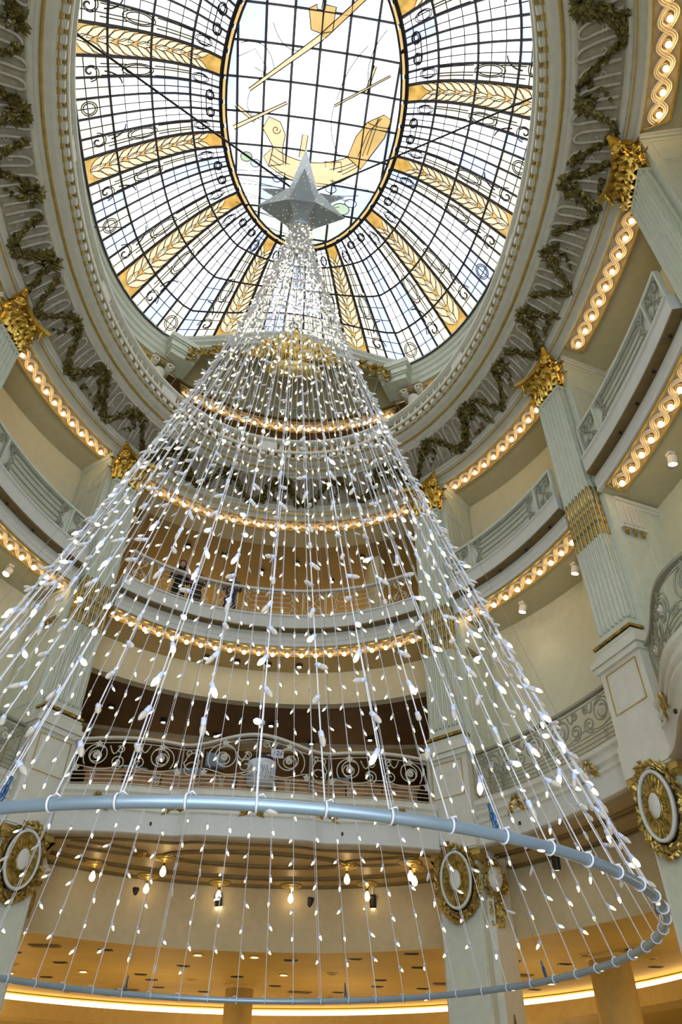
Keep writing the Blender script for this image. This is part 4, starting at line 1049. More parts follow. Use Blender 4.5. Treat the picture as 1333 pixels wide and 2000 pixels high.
# niches at both ends: arch, panelled vault, back wall
def dome_s0(deg):
    d = deg % 360
    for c in (90, 270):
        if abs(d - c) < 90 - TC: return .26 * math.cos((d - c) / (90 - TC) * PI / 2) ** .9
    return 0.0
def dsurf(deg, tt, off=0.0):
    s0 = dome_s0(deg); s = s0 + (1 - s0) * tt
    b = dpt(deg, 0, 0); ph = math.atan2(math.sin(rad(deg)) / 6.0, math.cos(rad(deg)) / 5.12) + rad(6) * math.cos(rad(deg))
    i = DC + Vector((2.32 * KD * math.cos(ph), 3.72 * KD * math.sin(ph), 0))
    p = b.lerp(i, s); p.z = zk(18.32 + 2.98 * math.sin(s * 1.40) / math.sin(1.40)) - off
    return p
for end in (1, -1):
    c = 90 if end > 0 else 270
    A = [dsurf(q, 0) for q in steps(c - 90 + TC, c + 90 - TC, 2)]
    def off(p, o, z): return p + Vector((0, end * o, z))
    m = MB(); m.sweep([[off(p, -.05, .06), off(p, -.06, -.04), off(p, .0, -.10), off(p, .02, -.16), off(p, .12, -.22), off(p, .14, -.30), off(p, .32, -.36), off(p, .40, -.34), off(p, .42, .1)] for p in A])
    ar = struct(put('trim_arch_%d' % (1 if end > 0 else 2), m.mesh('niche_arch', 'sage')), 'curved sage arch framing the end niche of the drum')
    ycen = lambda x: DC.y + end * (16.2 - DC.y - .091 * x * x)
    rows = []
    for f in np.linspace(0, 1, 7):
        row = []
        for p in A:
            a0 = off(p, .38, -.30); b0 = Vector((p.x * .95, ycen(p.x * .95) - end * .18, zk(18.0))); q = a0.lerp(b0, f); q.z += .22 * math.sin(PI * f); row.append(q)
        rows.append(row)
    m = MB(); m.grid(rows); put('vault', m.mesh('niche_vault', 'sage_dark', True), ar)
    K = len(A) - 1
    for i0, i1 in ((.1, .3), (.33, .67), (.7, .9)):
        a_, b_ = int(i0 * K), int(i1 * K); path = [rows[1][i] for i in range(a_, b_ + 1)] + [rows[j][b_] for j in range(2, 6)] + [rows[5][i] for i in range(b_, a_ - 1, -1)] + [rows[j][a_] for j in range(4, 1, -1)]
        m = MB(); m.tube([p + Vector((0, 0, -.02)) for p in path], .028, 5, True); put('panel_moulding', m.mesh('panel_moulding', 'sage', True), ar)
    m = MB(); xs = np.linspace(-4.0, 4.0, 15); zn = zk(18.0)
    m.sweep([[Vector((x, ycen(x) - end * .3, zn)), Vector((x, ycen(x) - end * .3, zn + .06)), Vector((x, ycen(x) + end * 1.2, zn + .06)), Vector((x, ycen(x) + end * 1.2, zn))] for x in xs]); put('niche_soffit', m.mesh('niche_soffit', 'bronze'), ar)
    m = MB(); m.sweep([[Vector((x, ycen(x) + end * .6, 16.3)), Vector((x, ycen(x) + end * .6, zn + .06)), Vector((x, ycen(x) + end * .8, zn + .06)), Vector((x, ycen(x) + end * .8, 16.3))] for x in np.linspace(-5.0, 5.0, 19)]); put('niche_wall', m.mesh('niche_wall', 'bronze'), ar)
    for sx in (-1, 1):
        pa = dpt(c - sx * end * (90 - TC), .80, 0); pb = Vector((sx * 4.5, ycen(4.5) + end * .7, 0)); m = MB()
        m.sweep([[p + Vector((0, 0, 16.3)), p + Vector((0, 0, 20.6)), p + Vector((sx * .2, 0, 20.6)), p + Vector((sx * .2, 0, 16.3))] for p in (pa, pb)]); put('niche_return', m.mesh('niche_return', 'sage_dark'), ar)
    if end < 0: continue
    light_strip('bulb strip at the back of the far niche above the balustrade', [-3.3 + i * .366 for i in range(19)], lambda x, u, z: Vector((x, 16.2 - .091 * x * x - (u - .3), z)), zk(18.0) - .002, half=.22)
    for sx in (-1, 1):
        q = 90 - sx * 32.5; p = dpt(q, .34, 0)
        lab = 'ionic column under the dome cornice at the %s corner of the far niche' % ('right' if sx > 0 else 'left')
        t = thing('ionic_column', lab, 'column', (p.x, p.y, 16.33), rad(q - 90), 'niche columns')
        m = MB(); m.lathe([(.27, 0), (.27, .06), (.22, .1), (.20, .12), (.18, 2.45)], 16); put('shaft', m.mesh('shaft', 'pale', True), t)
        m = MB(); m.box((0, 0, 2.84), (.62, .5, .08)); m.box((0, 0, 2.77), (.5, .4, .07)); put('abacus', m.mesh('abacus', 'stone_brown'), t)
        for s2 in (-1, 1):
            m = MB(); m.tube([Vector((s2 * .23 + (.13 - .1 * w) * math.cos(s2 * (7 * w) + (0 if s2 > 0 else PI)), -.22, 2.62 + (.13 - .1 * w) * math.sin(7 * w))) for w in np.linspace(0, 1, 22)], .035, 6)
            m.lathe([(.125, -.2), (.10, 0), (.125, .2)], 12, T(s2 * .23, 0, 2.62) @ Matrix.Rotation(PI / 2, 4, 'X')); put('volute', m.mesh('volute', 'pale', True), t)
        m = MB(); 
        for i in range(14): m.leaf(Vector(((i - 6.5) * .05, -.2, 2.57)), Vector((rf.uniform(-.5, .5), -.2, 1)), Vector((0, -1, 0)), .15, .05, .3)
        put('gilt_leaf', m.mesh('gilt_leaf', 'antique_gold'), t)
        # cornice block breaking forward over the column
        pb = dpt(90 - sx * 29.0, .2, 0); m = MB()
        for w, d, z0_, z1_ in ((.74, .66, 17.62, 17.80), (.80, .76, 17.80, 17.86), (.86, .84, 17.86, 18.06), (.92, .92, 18.06, 18.12), (.98, 1.0, 18.12, 18.30)):
            m.box((0, 0, (zk(z0_) + zk(z1_)) / 2), (w * KD, d * KD, zk(z1_) - zk(z0_)), T(pb.x, pb.y, 0) @ Rz(rad(-sx * 32)))
        put('cornice_block', m.mesh('cornice_block', 'sage'), dcorn)
    # gilt cartouche on the arch crown
    cz = A[len(A) // 2]; cx, cy = .02, cz.y + .12
    t = thing('gilt_cartouche', 'gilt shell and foliage cartouche on the crown of the far arch', 'ornament', (cx, cy, zk(17.8)))
    t.scale = (KD, KD, KD)
    m = MB(); rows = []
    for f in np.linspace(0, 1, 6):
        rows.append([Vector((.86 * math.cos(a) * f, -.30 * math.sqrt(max(0, 1 - f * f)), .26 * math.sin(a) * f + .05 * (i % 2) * f)) for i, a in enumerate(np.linspace(0, 2 * PI, 33)[:-1])])
    m.grid(rows, close=True); m.grid([[p + Vector((0, .06, 0)) for p in r][::-1] for r in rows], close=True); put('shell_bowl', m.mesh('shell_bowl', 'gold_pale', True), t)
    m = MB(); rc = random.Random(31)
    for i in range(260):
        a = rc.uniform(0, PI); r = rc.random() ** .6; x = 1.25 * math.cos(a) * r; z = .28 + 1.15 * math.sin(a) * r * (1 - .25 * abs(math.cos(a)))
        m.leaf(Vector((x, -.08 - .16 * (1 - r) + rc.uniform(-.04, .04), z)), Vector((math.cos(a) + rc.uniform(-.6, .6), -.25, math.sin(a) + rc.uniform(-.5, .5))), Vector((0, -1, -.3)), rc.uniform(.18, .34), .065, .4)
    for i in range(30): m.ball((rc.uniform(-.7, .7), -.2, rc.uniform(.2, .8)), rc.uniform(.05, .09), 7, 5)
    put('gilt_foliage', m.mesh('gilt_foliage', 'gold'), t)
    m = MB(); m.ball((0, -.1, 1.35), .20, 12, 8, (1, .6, 1.25)); m.ball((0, -.14, 1.68), .12, 10, 6, (1, .7, 1.2)); 
    for sx in (-1, 1): m.tube([Vector((sx * (.15 + .62 * w), -.12, 1.30 - .55 * w + .25 * math.sin(PI * w))) for w in np.linspace(0, 1, 9)], .075, 7, taper=lambda w: 1 - .6 * w)
    put('crest', m.mesh('crest', 'gold', True), t)
    for sx in (-1, 1):
        t2 = thing('gilt_spray', 'gilt leaf spray on the %s haunch of the far arch' % ('right' if sx > 0 else 'left'), 'ornament', (sx * 2.48 - .1, cy - .05, zk(17.95))); t2.scale = (KD, KD, KD); m = MB()
        for i in range(70):
            f = rc.random(); m.leaf(Vector((sx * (-.55 + 1.1 * f), -.06 - .1 * rc.random(), .32 - .5 * f + rc.gauss(0, .09))), Vector((sx * rc.uniform(-.2, 1), -.3, rc.uniform(-1, .8))), Vector((0, -1, -.2)), .2, .06, .4)
        put('leaves', m.mesh('leaves', 'antique_gold'), t2)

# ================================================================== the stained glass dome
dome = thing('stained_glass_dome', 'oval stained glass dome with gold laurel bands and a ship in its centre', 'dome', (DC.x, DC.y, zk(18.32)))
W = lambda nm, mb, mt, sm=False: put(nm, mb.mesh(nm, mt, sm), dome, world=True)
BAND = [-80, -50, -20, 10, 40, 70, 110, 140, 170, 200, 230, 260]; BH = 3.3
RINGS = [0, .20, .46, .74, 1.0]
def quad_pane(a0, a1, t0, t1, lift=0.0, k=2):
    m = MB(); A_ = np.linspace(a0, a1, k + 1); T_ = np.linspace(t0, t1, k + 1)
    m.grid([[dsurf(a, tt, lift) for a in A_] for tt in T_]); m.grid([[dsurf(a, tt, lift - .02) for a in A_[::-1]] for tt in T_])
    return m
def rib(a, r, nm='rib', t0=0.0, t1=1.0):
    m = MB(); m.tube([dsurf(a, tt, .02) for tt in np.linspace(t0, t1, 9)], r, 4); W(nm, m, 'lead')
rd = random.Random(6)
for bi, b in enumerate(BAND):
    nb = BAND[(bi + 1) % 12] + (360 if bi == 11 else 0)
    seen = -60 <= b <= 245 and not (215 < b < 300)
    # gold band
    for i in range(4):
        W('pane', quad_pane(b - BH, b + BH, RINGS[i], RINGS[i + 1]), 'glass_amber')
    for s_ in (-1, 1): rib(b + s_ * BH, .042)
    if seen:
        leaf_m = MB(); line = MB(); K = 14
        for i in range(K):
            tc_ = .02 + .80 * (i + .2) / K; dl = .80 / K * 1.75
            for s_ in (-1, 1, 0):
                if s_ == 0 and i % 2: continue
                a0 = b + s_ * .25; a1 = b + s_ * 2.95 + (.6 if s_ == 0 else 0)
                pts = []
                for w in np.linspace(0, 1, 5): pts.append((a0 + (a1 - a0) * w + (-.8 if s_ >= 0 else .8) * math.sin(PI * w), tc_ + dl * w + .004 * math.sin(PI * w)))
                for w in np.linspace(1, 0, 5)[1:-1]: pts.append((a0 + (a1 - a0) * w + (.8 if s_ >= 0 else -.8) * math.sin(PI * w) * .9, tc_ + dl * w - .012 * math.sin(PI * w)))
                P3 = [dsurf(a, min(.9, tt), .025) for a, tt in pts]
                leaf_m.add(P3, [tuple(range(len(P3)))]); line.tube([p + Vector((0, 0, -.004)) for p in P3], .011, 3, True)
        g = W('laurel_glass', leaf_m, 'glass_leaf'); g['kind'] = 'stuff'; g = W('laurel_leading', line, 'lead'); g['kind'] = 'stuff'
    # field between this band and the next
    a0, a1 = b + BH, nb - BH; wide = a1 - a0; NC = 5
    if not seen:
        for i in range(4): W('pane', quad_pane(a0, a1, RINGS[i], RINGS[i + 1], 0, 4), 'glass_clear')
        continue
    for c in range(NC):
        for i in range(4):
            c0, c1 = a0 + wide * c / NC, a0 + wide * (c + 1) / NC
            edge = c in (0, NC - 1)
            mt = 'glass_cream' if (edge and i in (0, 1, 2)) or (i == 0 and rd.random() < .5) else ('glass_sky' if i == 0 or rd.random() < .16 else 'glass_clear')
            W('pane', quad_pane(c0, c1, RINGS[i], RINGS[i + 1]), mt)
        if c: rib(a0 + wide * c / NC, .033)
    thin = MB()
    for c in range(NC):
        thin.tube([dsurf(a0 + wide * (c + .5) / NC, tt, .012) for tt in np.linspace(.01, .99, 8)], .015, 3)
    for i in range(4):
        for f in (.33, .67):
            tt = RINGS[i] + (RINGS[i + 1] - RINGS[i]) * f; thin.tube([dsurf(a, tt, .012) for a in np.linspace(a0, a1, 6)], .015, 3)
    g = W('fine_leading', thin, 'lead'); g['kind'] = 'stuff'
    # tracery: ovals and straps beside the bands, scrolls at the rim and at the crown
    tr = MB(); C = lambda pts, r=.016: tr.tube([dsurf(a, tt, .03) for a, tt in pts], r, 3)
    for e, s_ in ((a0, 1), (a1, -1)):
        x0 = e + s_ * 1.3; x1 = e + s_ * 4.5; xm = (x0 + x1) / 2
        for tc_, ht in ((.38, .10), (.82, .065)):
            for k in (1.0, .78): C([(xm + (x1 - x0) * .5 * k * math.cos(w), tc_ + ht * k * math.sin(w)) for w in np.linspace(0, 2 * PI, 18)])
        for xx in (x0 + s_ * .3, x1 - s_ * .3): C([(xx, tt) for tt in np.linspace(.49, .73, 4)]); C([(xx, tt) for tt in np.linspace(.16, .31, 3)])
        for sc in (1, .75):
            C([(e + s_ * (3.4 + 2.2 * sc * (1 - w) * math.cos(w * 8)), .10 + .06 * sc * (1 - w) * math.sin(w * 8)) for w in np.linspace(0, .95, 20)])
            C([(e + s_ * (6.6 - (3.0 + .4 * sc) * math.cos(w)), .17 + (.10 + .01 * sc) * math.sin(w)) for w in np.linspace(.1, 1.5, 8)])
        for k in (1, .8, .5): C([((a0 + a1) / 2 + s_ * 3.4 + k * 2.0 * math.cos(w), .90 + .035 * k * math.sin(w)) for w in np.linspace(0, 2 * PI, 14)])
        C([((a0 + a1) / 2 + s_ * 3.4, .87), ((a0 + a1) / 2 - s_ * 3.4, .865)])
    for k in (1, .75): C([((a0 + a1) / 2 + 1.7 * k * math.cos(w), .075 + .045 * k * math.sin(w)) for w in np.linspace(0, 2 * PI, 14)])
    g = W('tracery_leading', tr, 'lead'); g['kind'] = 'stuff'
for i, tt in enumerate(RINGS):
    m = MB(); m.tube([dsurf(q, tt, .022) for q in steps(0, 360, 3)], .036 if i < 4 else .05, 4); W('ring_bar', m, 'lead')
# crown: the oval light
CA, CB, CZ = 2.32 * KD, 3.72 * KD, zk(21.3)
def cz_(x, y): return CZ + .22 * (1 - ((x - DC.x) / CA) ** 2 - ((y - DC.y) / CB) ** 2)
OV = [(DC.x + (CA - .05) * math.cos(a), DC.y + (CB - .05) * math.sin(a)) for a in np.linspace(0, 2 * PI, 65)[:-1]]
def clip(poly, conv):
    out = poly
    for i in range(len(conv)):
        a, b = conv[i], conv[(i + 1) % len(conv)]; inp = out; out = []
        side = lambda p: (b[0] - a[0]) * (p[1] - a[1]) - (b[1] - a[1]) * (p[0] - a[0])
        for j in range(len(inp)):
            p, q = inp[j], inp[(j + 1) % len(inp)]; sp_, sq = side(p), side(q)
            if sp_ >= 0: out.append(p)
            if (sp_ >= 0) != (sq >= 0):
                f = sp_ / (sp_ - sq); out.append((p[0] + (q[0] - p[0]) * f, p[1] + (q[1] - p[1]) * f))
        if not out: break
    return out
GX = [DC.x - CA - .1] + [DC.x + .05 + (i - 3) * .66 * KD for i in range(7)] + [DC.x + CA + .1]
GY = [DC.y - CB - .1] + [DC.y - 3.3 + i * .80 * KD for i in range(9)] + [DC.y + CB + .1]
for i in range(len(GX) - 1):
    for j in range(len(GY) - 1):
        pl = clip([(GX[i] + .01, GY[j] + .01), (GX[i + 1] - .01, GY[j] + .01), (GX[i + 1] - .01, GY[j + 1] - .01), (GX[i] + .01, GY[j + 1] - .01)], OV)
        if len(pl) < 3: continue
        m = MB(); n = len(pl); P3 = [Vector((x, y, cz_(x, y))) for x, y in pl] + [Vector((x, y, cz_(x, y) + .02)) for x, y in pl]
        m.add(P3, [tuple(range(n))[::-1], tuple(range(n, 2 * n))] + [(k, (k + 1) % n, n + (k + 1) % n, n + k) for k in range(n)])
        yc = (GY[j] + GY[j + 1]) / 2
        W('crown_pane', m, 'glass_sea' if yc > 10.1 else ('glass_sky' if (yc > 9.2 and rd.random() < .5) or rd.random() < .1 else 'glass_clear'))
for x in GX[1:-1]:
    yy = CB * math.sqrt(max(0, 1 - ((x - DC.x) / CA) ** 2)); m = MB(); m.tube([Vector((x, y, cz_(x, y) - .02)) for y in np.linspace(DC.y - yy, DC.y + yy, 9)], .036, 4); W('crown_bar', m, 'lead')
for y in GY[1:-1]:
    xx = CA * math.sqrt(max(0, 1 - ((y - DC.y) / CB) ** 2)); m = MB(); m.tube([Vector((x, y, cz_(x, y) - .02)) for x in np.linspace(DC.x - xx, DC.x + xx, 9)], .032, 4); W('crown_bar', m, 'lead')
for q in range(40):
    a0, a1 = rad(q * 9 + .8), rad(q * 9 + 8.2); m = MB()
    m.sweep([[DC + Vector(((CA + o) * math.cos(a), (CB + o) * math.sin(a), CZ + z)) for o, z in ((-.09, -.05), (.03, -.05), (.03, -.03), (-.09, -.03))] for a in np.linspace(a0, a1, 4)])
    W('border_pane', m, 'glass_gold')
m = MB(); m.tube([DC + Vector(((CA - .12) * math.cos(a), (CB - .12) * math.sin(a), CZ - .03)) for a in np.linspace(0, 2 * PI, 65)[:-1]], .035, 5, True); W('crown_ring', m, 'lead')
m = MB(); m.tube([DC + Vector(((CA + .05) * math.cos(a), (CB + .05) * math.sin(a), CZ - .04)) for a in np.linspace(0, 2 * PI, 65)[:-1]], .045, 5, True); W('crown_ring', m, 'lead')
# a plain sailing ship in coloured glass (x across, y towards the far end is "down")
def shape(nm, pts, mt, outline=True, lift=.035):
    m = MB(); pts = [(x * KD, y * KD) for x, y in pts]; P3 = [Vector((x, y, cz_(x, y) - lift)) for x, y in pts]; m.add(P3, [tuple(range(len(P3)))]); W(nm, m, mt)
    if outline:
        m = MB(); m.tube([p + Vector((0, 0, -.006)) for p in P3], .015, 3, True); W('ship_leading', m, 'lead')
def lines(cs, r=.012):
    m = MB()
    for c in cs: m.tube([Vector((x * KD, y * KD, cz_(x * KD, y * KD) - .045)) for x, y in c], r, 3)
    W('ship_leading', m, 'lead')
bz = lambda p0, p1, p2, n=10: [((1 - w) ** 2 * p0[0] + 2 * w * (1 - w) * p1[0] + w * w * p2[0], (1 - w) ** 2 * p0[1] + 2 * w * (1 - w) * p1[1] + w * w * p2[1]) for w in np.linspace(0, 1, n)]
top = bz((-1.05, 7.95), (-.1, 8.5), (.95, 7.95)); bot = bz((1.35, 8.2), (.3, 9.35), (-1.15, 8.45))
shape('hull_glass', top + bot, 'glass_straw')
lines([bz((-1.1, 8.0 + .13 * k), (.0, 8.55 + .2 * k), (1.1 + .05 * k, 8.0 + .05 * k)) for k in range(1, 4)])
shape('bow_glass', [(-1.05, 7.95), (-1.35, 7.5), (-1.2, 7.2), (-.9, 7.3), (-.75, 7.6), (-.8, 8.0), (-.75, 8.35), (-1.15, 8.45), (-1.3, 8.2)], 'glass_straw')
lines([[(-1.0 + .12 * (1 - w / 9) * math.cos(w), 7.5 + .12 * (1 - w / 9) * math.sin(w)) for w in np.linspace(0, 8, 18)]])
shape('stern_glass', [(.95, 7.95), (1.1, 7.4), (1.35, 7.0), (1.75, 6.75), (1.95, 6.85), (1.85, 7.3), (1.6, 7.75), (1.35, 8.2)], 'glass_gold')
lines([[(1.1 + .12 * k, 7.95 - .05 * k), (1.3 + .1 * k, 7.35 - .1 * k), (1.75 - .05 * k, 6.85)] for k in range(1, 4)] + [bz((1.35, 7.0), (1.6, 7.1), (1.9, 7.05))])
shape('stern_glass', [(.35, 8.15), (.45, 8.42), (.85, 8.35), (.8, 8.1)], 'glass_amber')
shape('rail_glass', [(-.35, 8.12), (-.3, 7.55), (-.15, 7.55), (-.2, 8.15)], 'glass_straw')
def spar(x0, y0, x1, y1, w0, w1, mt='glass_straw'):
    d = Vector((x1 - x0, y1 - y0)).normalized(); n = Vector((-d.y, d.x))
    shape('spar_glass', [(x0 + n.x * w0, y0 + n.y * w0), (x1 + n.x * w1, y1 + n.y * w1), (x1 - n.x * w1, y1 - n.y * w1), (x0 - n.x * w0, y0 - n.y * w0)], mt)
spar(-1.72, 6.62, .0, 5.25, .035, .07); spar(.0, 5.25, 1.0, 4.2, .07, .06, 'glass_gold')
spar(-2.1, 7.55, -.75, 6.82, .05, .03); spar(-2.05, 7.0, -1.55, 7.35, .04, .04)
spar(.45, 6.75, 1.75, 5.85, .025, .02); spar(1.2, 6.35, 1.35, 5.7, .03, .03)
shape('crows_nest_glass', [(-.30, 5.15), (-.38, 4.72), (-.2, 4.62), (-.18, 4.75), (-.05, 4.75), (-.02, 4.6), (.25, 4.62), (.22, 5.12), (-.05, 5.2)], 'glass_gold')
spar(-.05, 4.7, .0, 4.1, .035, .03)
lines([bz((.45, 6.75), (.3, 7.4), (.75, 8.0)), bz((.5, 6.6), (.6, 5.9), (1.1, 5.3)), bz((-1.7, 6.65), (-1.9, 7.2), (-1.4, 7.3)), bz((-1.95, 5.6), (-1.3, 5.4), (-1.15, 6.0)), bz((-1.15, 6.0), (-1.0, 6.4), (-1.6, 6.1)),
       bz((-1.2, 5.1), (-.9, 5.9), (-.2, 5.5)), bz((1.5, 4.9), (1.0, 5.6), (1.3, 6.3)), [(-2.0, 5.9), (-1.6, 5.7), (-1.3, 6.1), (-1.5, 6.4)]])
lines([bz((-2.0, 8.45 + .17 * k), (-.6 + .3 * (k % 3), 8.8 + .22 * k - .5 * (k % 2)), (1.9 - .25 * k, 8.5 + .2 * k), 14) for k in range(1, 9)], .011)
for x, y, r in ((-1.75, 8.25, .16), (-1.5, 8.4, .13), (.95, 9.35, .2), (1.2, 9.15, .14), (-.9, 8.75, .12), (.6, 8.85, .13)):
    shape('foam_glass', [(x + r * math.cos(a) * (1.2 if x > 0 else 1), y + r * .8 * math.sin(a)) for a in np.linspace(0, 2 * PI, 12)[:-1]], 'glass_green' if r > .15 else 'glass_sky')
# ================================================================== star on top of the light tree
SC = Vector((-.12, 7.36, 16.95)); HS = .30
star = thing('star_topper', 'faceted silver grey metal star crowning the light tree', 'star', SC)
ax = [Vector((1, 0, 0)), Vector((0, 1, 0)), Vector((0, 0, 1))]
TIPS = [(Vector((-.16, 7.33, 20.1)), 2, 1), (Vector((-.13, 6.50, 16.95)), 1, -1), (Vector((-1.10, 7.42, 16.93)), 0, -1), (Vector((.86, 7.46, 16.93)), 0, 1), (Vector((-.12, 8.25, 16.95)), 1, 1), (Vector((-.11, 7.33, 15.85)), 2, -1)]
FACES = []
for tip, k, sg in TIPS:
    d = ax[k] * sg; x = ax[(k + 1) % 3]; y = ax[(k + 2) % 3]; b0 = SC + d * HS * (.98 if k != 2 or sg < 0 else 1.0)
    B = [b0 + x * a * HS + y * b * HS for a, b in ((-1, -1), (1, -1), (1, 1), (-1, 1))]
    m = MB(); m.add(B + [tip], [(0, 1, 4), (1, 2, 4), (2, 3, 4), (3, 0, 4), (3, 2, 1, 0)]); put('spike', m.mesh('spike', 'star_metal'), star, world=True)
    for q in range(4): FACES.append((B[q], B[(q + 1) % 4], tip))
for tip in (Vector((-1.12, 7.62, 18.2)), Vector((.88, 7.62, 18.3))):       # upper diagonal spikes at the back
    d = (tip - (SC + Vector((0, .05, .35)))).normalized(); x = d.cross(Vector((0, 0, 1))).normalized(); y = d.cross(x); b0 = SC + Vector((0, .05, .35)) + d * .2
    B = [b0 + x * .26, b0 + y * .26, b0 - x * .26, b0 - y * .26]
    m = MB(); m.add(B + [tip], [(0, 1, 4), (1, 2, 4), (2, 3, 4), (3, 0, 4), (3, 2, 1, 0)]); put('spike', m.mesh('spike', 'star_metal'), star, world=True)
    for q in range(4): FACES.append((B[q], B[(q + 1) % 4], tip))
m = MB(); rs2 = random.Random(9)
for a, b, c in FACES:
    n = (b - a).cross(c - a).normalized()
    if n.dot((a + b + c) / 3 - SC) < 0: n = -n
    for i in range(8):
        u, v = rs2.random(), rs2.random()
        if u + v > 1: u, v = 1 - u, 1 - v
        m.ball(a + (b - a) * u + (c - a) * v + n * .004, .009, 4, 3)
g = put('sparkle_lights', m.mesh('sparkle_lights', 'bulb_lit'), star, world=True); g['kind'] = 'stuff'
def cable(name, label, a, b, r, mt, cat='cable', group=None):
    m = MB(); a = Vector(a); b = Vector(b); mid = (a + b) / 2
    m.tube([a + (b - a) * f for f in np.linspace(0, 1, 5)], r, 6)
    m.ball(a, r * 1.8, 6, 4); m.ball(b, r * 1.8, 6, 4)
    return tag(put(name, m.mesh(name, mt)), label, cat, group)
cable('star_cable', 'thick black cable from the star to the left rim of the dome', (-.35, 7.4, 17.9), (-5.5, 5.6, 20.18), .026, 'cable')
cable('star_cable', 'thick black cable from the star to the right rim of the dome', (.12, 7.4, 17.9), (5.22, 5.45, 20.18), .022, 'cable')
cable('tie_rod', 'short turnbuckle rod at the left rim of the dome', (-5.5, 9.8, 19.5), (-5.0, 10.3, 20.6), .014, 'cable')

# ================================================================== the light tree
RC = Vector((0.02, 7.42, 2.90)); RR = 3.60; AP = Vector((-.11, 7.34, 15.95)); NS = 62; SAG = .27
tree = thing('hanging_light_tree', 'cone of hanging light strings tied to a blue grey pipe ring', 'light tree', RC)
m = MB(); m.tube([RC + Vector((RR * math.cos(a), RR * math.sin(a), 0)) for a in np.linspace(0, 2 * PI, 121)[:-1]], .034, 12, True); put('pipe_ring', m.mesh('pipe_ring', 'steel_blue', True), tree, world=True)
m = MB(); m.lathe([(.16, -.10), (.2, -.06), (.2, .0), (.08, .12), (.03, .2)], 14); put('apex_hub', m.mesh('apex_hub', 'steel_blue'), tree, AP - RC + Vector((0, 0, .02)))
def spt(ph, t):
    """point on a string: t 0 apex .. 1 ring"""
    r = RR * (t - SAG * t * (1 - t)); r = r + .16 * (1 - t) ** 6
    c = AP.lerp(RC, t); return Vector((c.x + r * math.cos(ph), c.y + r * math.sin(ph), c.z))
m_ = MB(); m_.lathe([(.010, .004), (.0165, .0), (.0165, -.040), (.015, -.043)], 8); m_.cur = 1
BG = [(.012, -.040), (.0175, -.056), (.0185, -.070), (.0155, -.088), (.009, -.104), (.002, -.112)]
m_.lathe(BG, 8); bulb_lit_me = m_.mesh('bulb', ['socket_white', 'bulb_lit'], True)
bulb_dim_me = bulb_lit_me.copy(); bulb_dim_me.name = 'bulb'; bulb_dim_me.materials[1] = MATS['bulb_dim']
m_ = MB(); m_.tube([Vector((.041 * math.cos(a), 0, .041 * math.sin(a))) for a in np.linspace(0, 2 * PI, 13)[:-1]], .007, 5, True); m_.tube([Vector((.0, .0, .042)), Vector((.02, .03, .05)), Vector((-.01, .05, .035))], .006, 4)
tie_me = m_.mesh('cable_tie', 'wire_white', True)
camp = cam_ob.matrix_world.translation
rb = random.Random(17); strings = []; bulbs = []
for k in range(NS):
    ph = 2 * PI * (k + .5) / NS
    ts = [i / 26 for i in range(27)]; pts = [spt(ph, t) for t in ts]
    m = MB(); m.tube(pts, .0045, 4)
    if k % 2 == 0:
        m.tube([spt(ph, t) + Vector((-math.sin(ph), math.cos(ph), 0)) * (.010 + .016 * math.sin(t * 9 + k)) for t in ts], .0032, 3)
    s_ = put('light_string', m.mesh('light_string', 'wire_white'), tree, world=True); strings.append(s_)
    p = RC + Vector((RR * math.cos(ph), RR * math.sin(ph), 0)); put('cable_tie', tie_me, tree, p - RC, (0, 0, ph))
    Ls = sum((pts[i + 1] - pts[i]).length for i in range(26)); n = int(Ls / .285); o = rb.random()
    for i in range(n + 1):
        t = min(1.0, max(.012, 1 - (i + (o if i else 0)) * .285 / Ls)); p = spt(ph, t)
        out = Vector((math.cos(ph), math.sin(ph), 0)); tang = Vector((-math.sin(ph), math.cos(ph), 0))
        d = out * rb.uniform(-.1, 1.0) + tang * rb.uniform(-.8, .8) + Vector((0, 0, -rb.uniform(.25, 1.1)))
        if i == 0: d = tang * rb.choice((-1, 1)) + Vector((0, 0, rb.uniform(-.4, .2)))
        dist = (p - camp).length
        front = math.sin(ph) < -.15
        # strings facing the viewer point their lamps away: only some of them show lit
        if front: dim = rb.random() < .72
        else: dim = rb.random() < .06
        bulbs.append((dist, p, d.normalized(), k, dim))
bulbs.sort(key=lambda b: b[0])
far_v, far_f, far_m = [], [], []
def orient(d): return d.to_track_quat('-Z', 'Y').to_matrix().to_4x4()
gm = {}
for dim in (False, True):
    src = MB(); src.lathe([(.014, .0), (.0165, -.002), (.0165, -.043)], 6); src.cur = 1; src.lathe([(.014, -.043), (.0185, -.068), (.010, -.102), (.002, -.112)], 6); gm[dim] = src
from mathutils.bvhtree import BVHTree
lot = MB(); count = 0
C_in = lambda p: True
inv = cam_ob.matrix_world.inverted()
def in_view(p):
    c = inv @ p
    if c.z > -.1: return False
    x = 1385 * c.x / -c.z; y = 1385 * c.y / -c.z
    return abs(x) < 680 and abs(y) < 1012
for dist, p, d, k, dim in bulbs:
    if count < 300 and in_view(p):
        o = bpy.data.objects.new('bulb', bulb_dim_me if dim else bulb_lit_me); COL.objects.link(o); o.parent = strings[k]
        o.matrix_local = T(*(p - RC)) @ orient(d) if False else Matrix()
        o.location = p; o.scale = (1.08, 1.08, 1.08); o.rotation_mode = 'QUATERNION'; o.rotation_quaternion = d.to_track_quat('-Z', 'Y')
        count += 1
    else:
        M = T(*p) @ orient(d) @ Matrix.Diagonal((.92, .92, .92, 1)); src = gm[dim]; base = len(lot.v)
        lot.v.extend([tuple(M @ Vector(v)) for v in src.v])
        for f, mi in zip(src.f, src.m): lot.f.append(tuple(i + base for i in f)); lot.m.append(mi + (1 if (mi == 1 and dim) else 0))
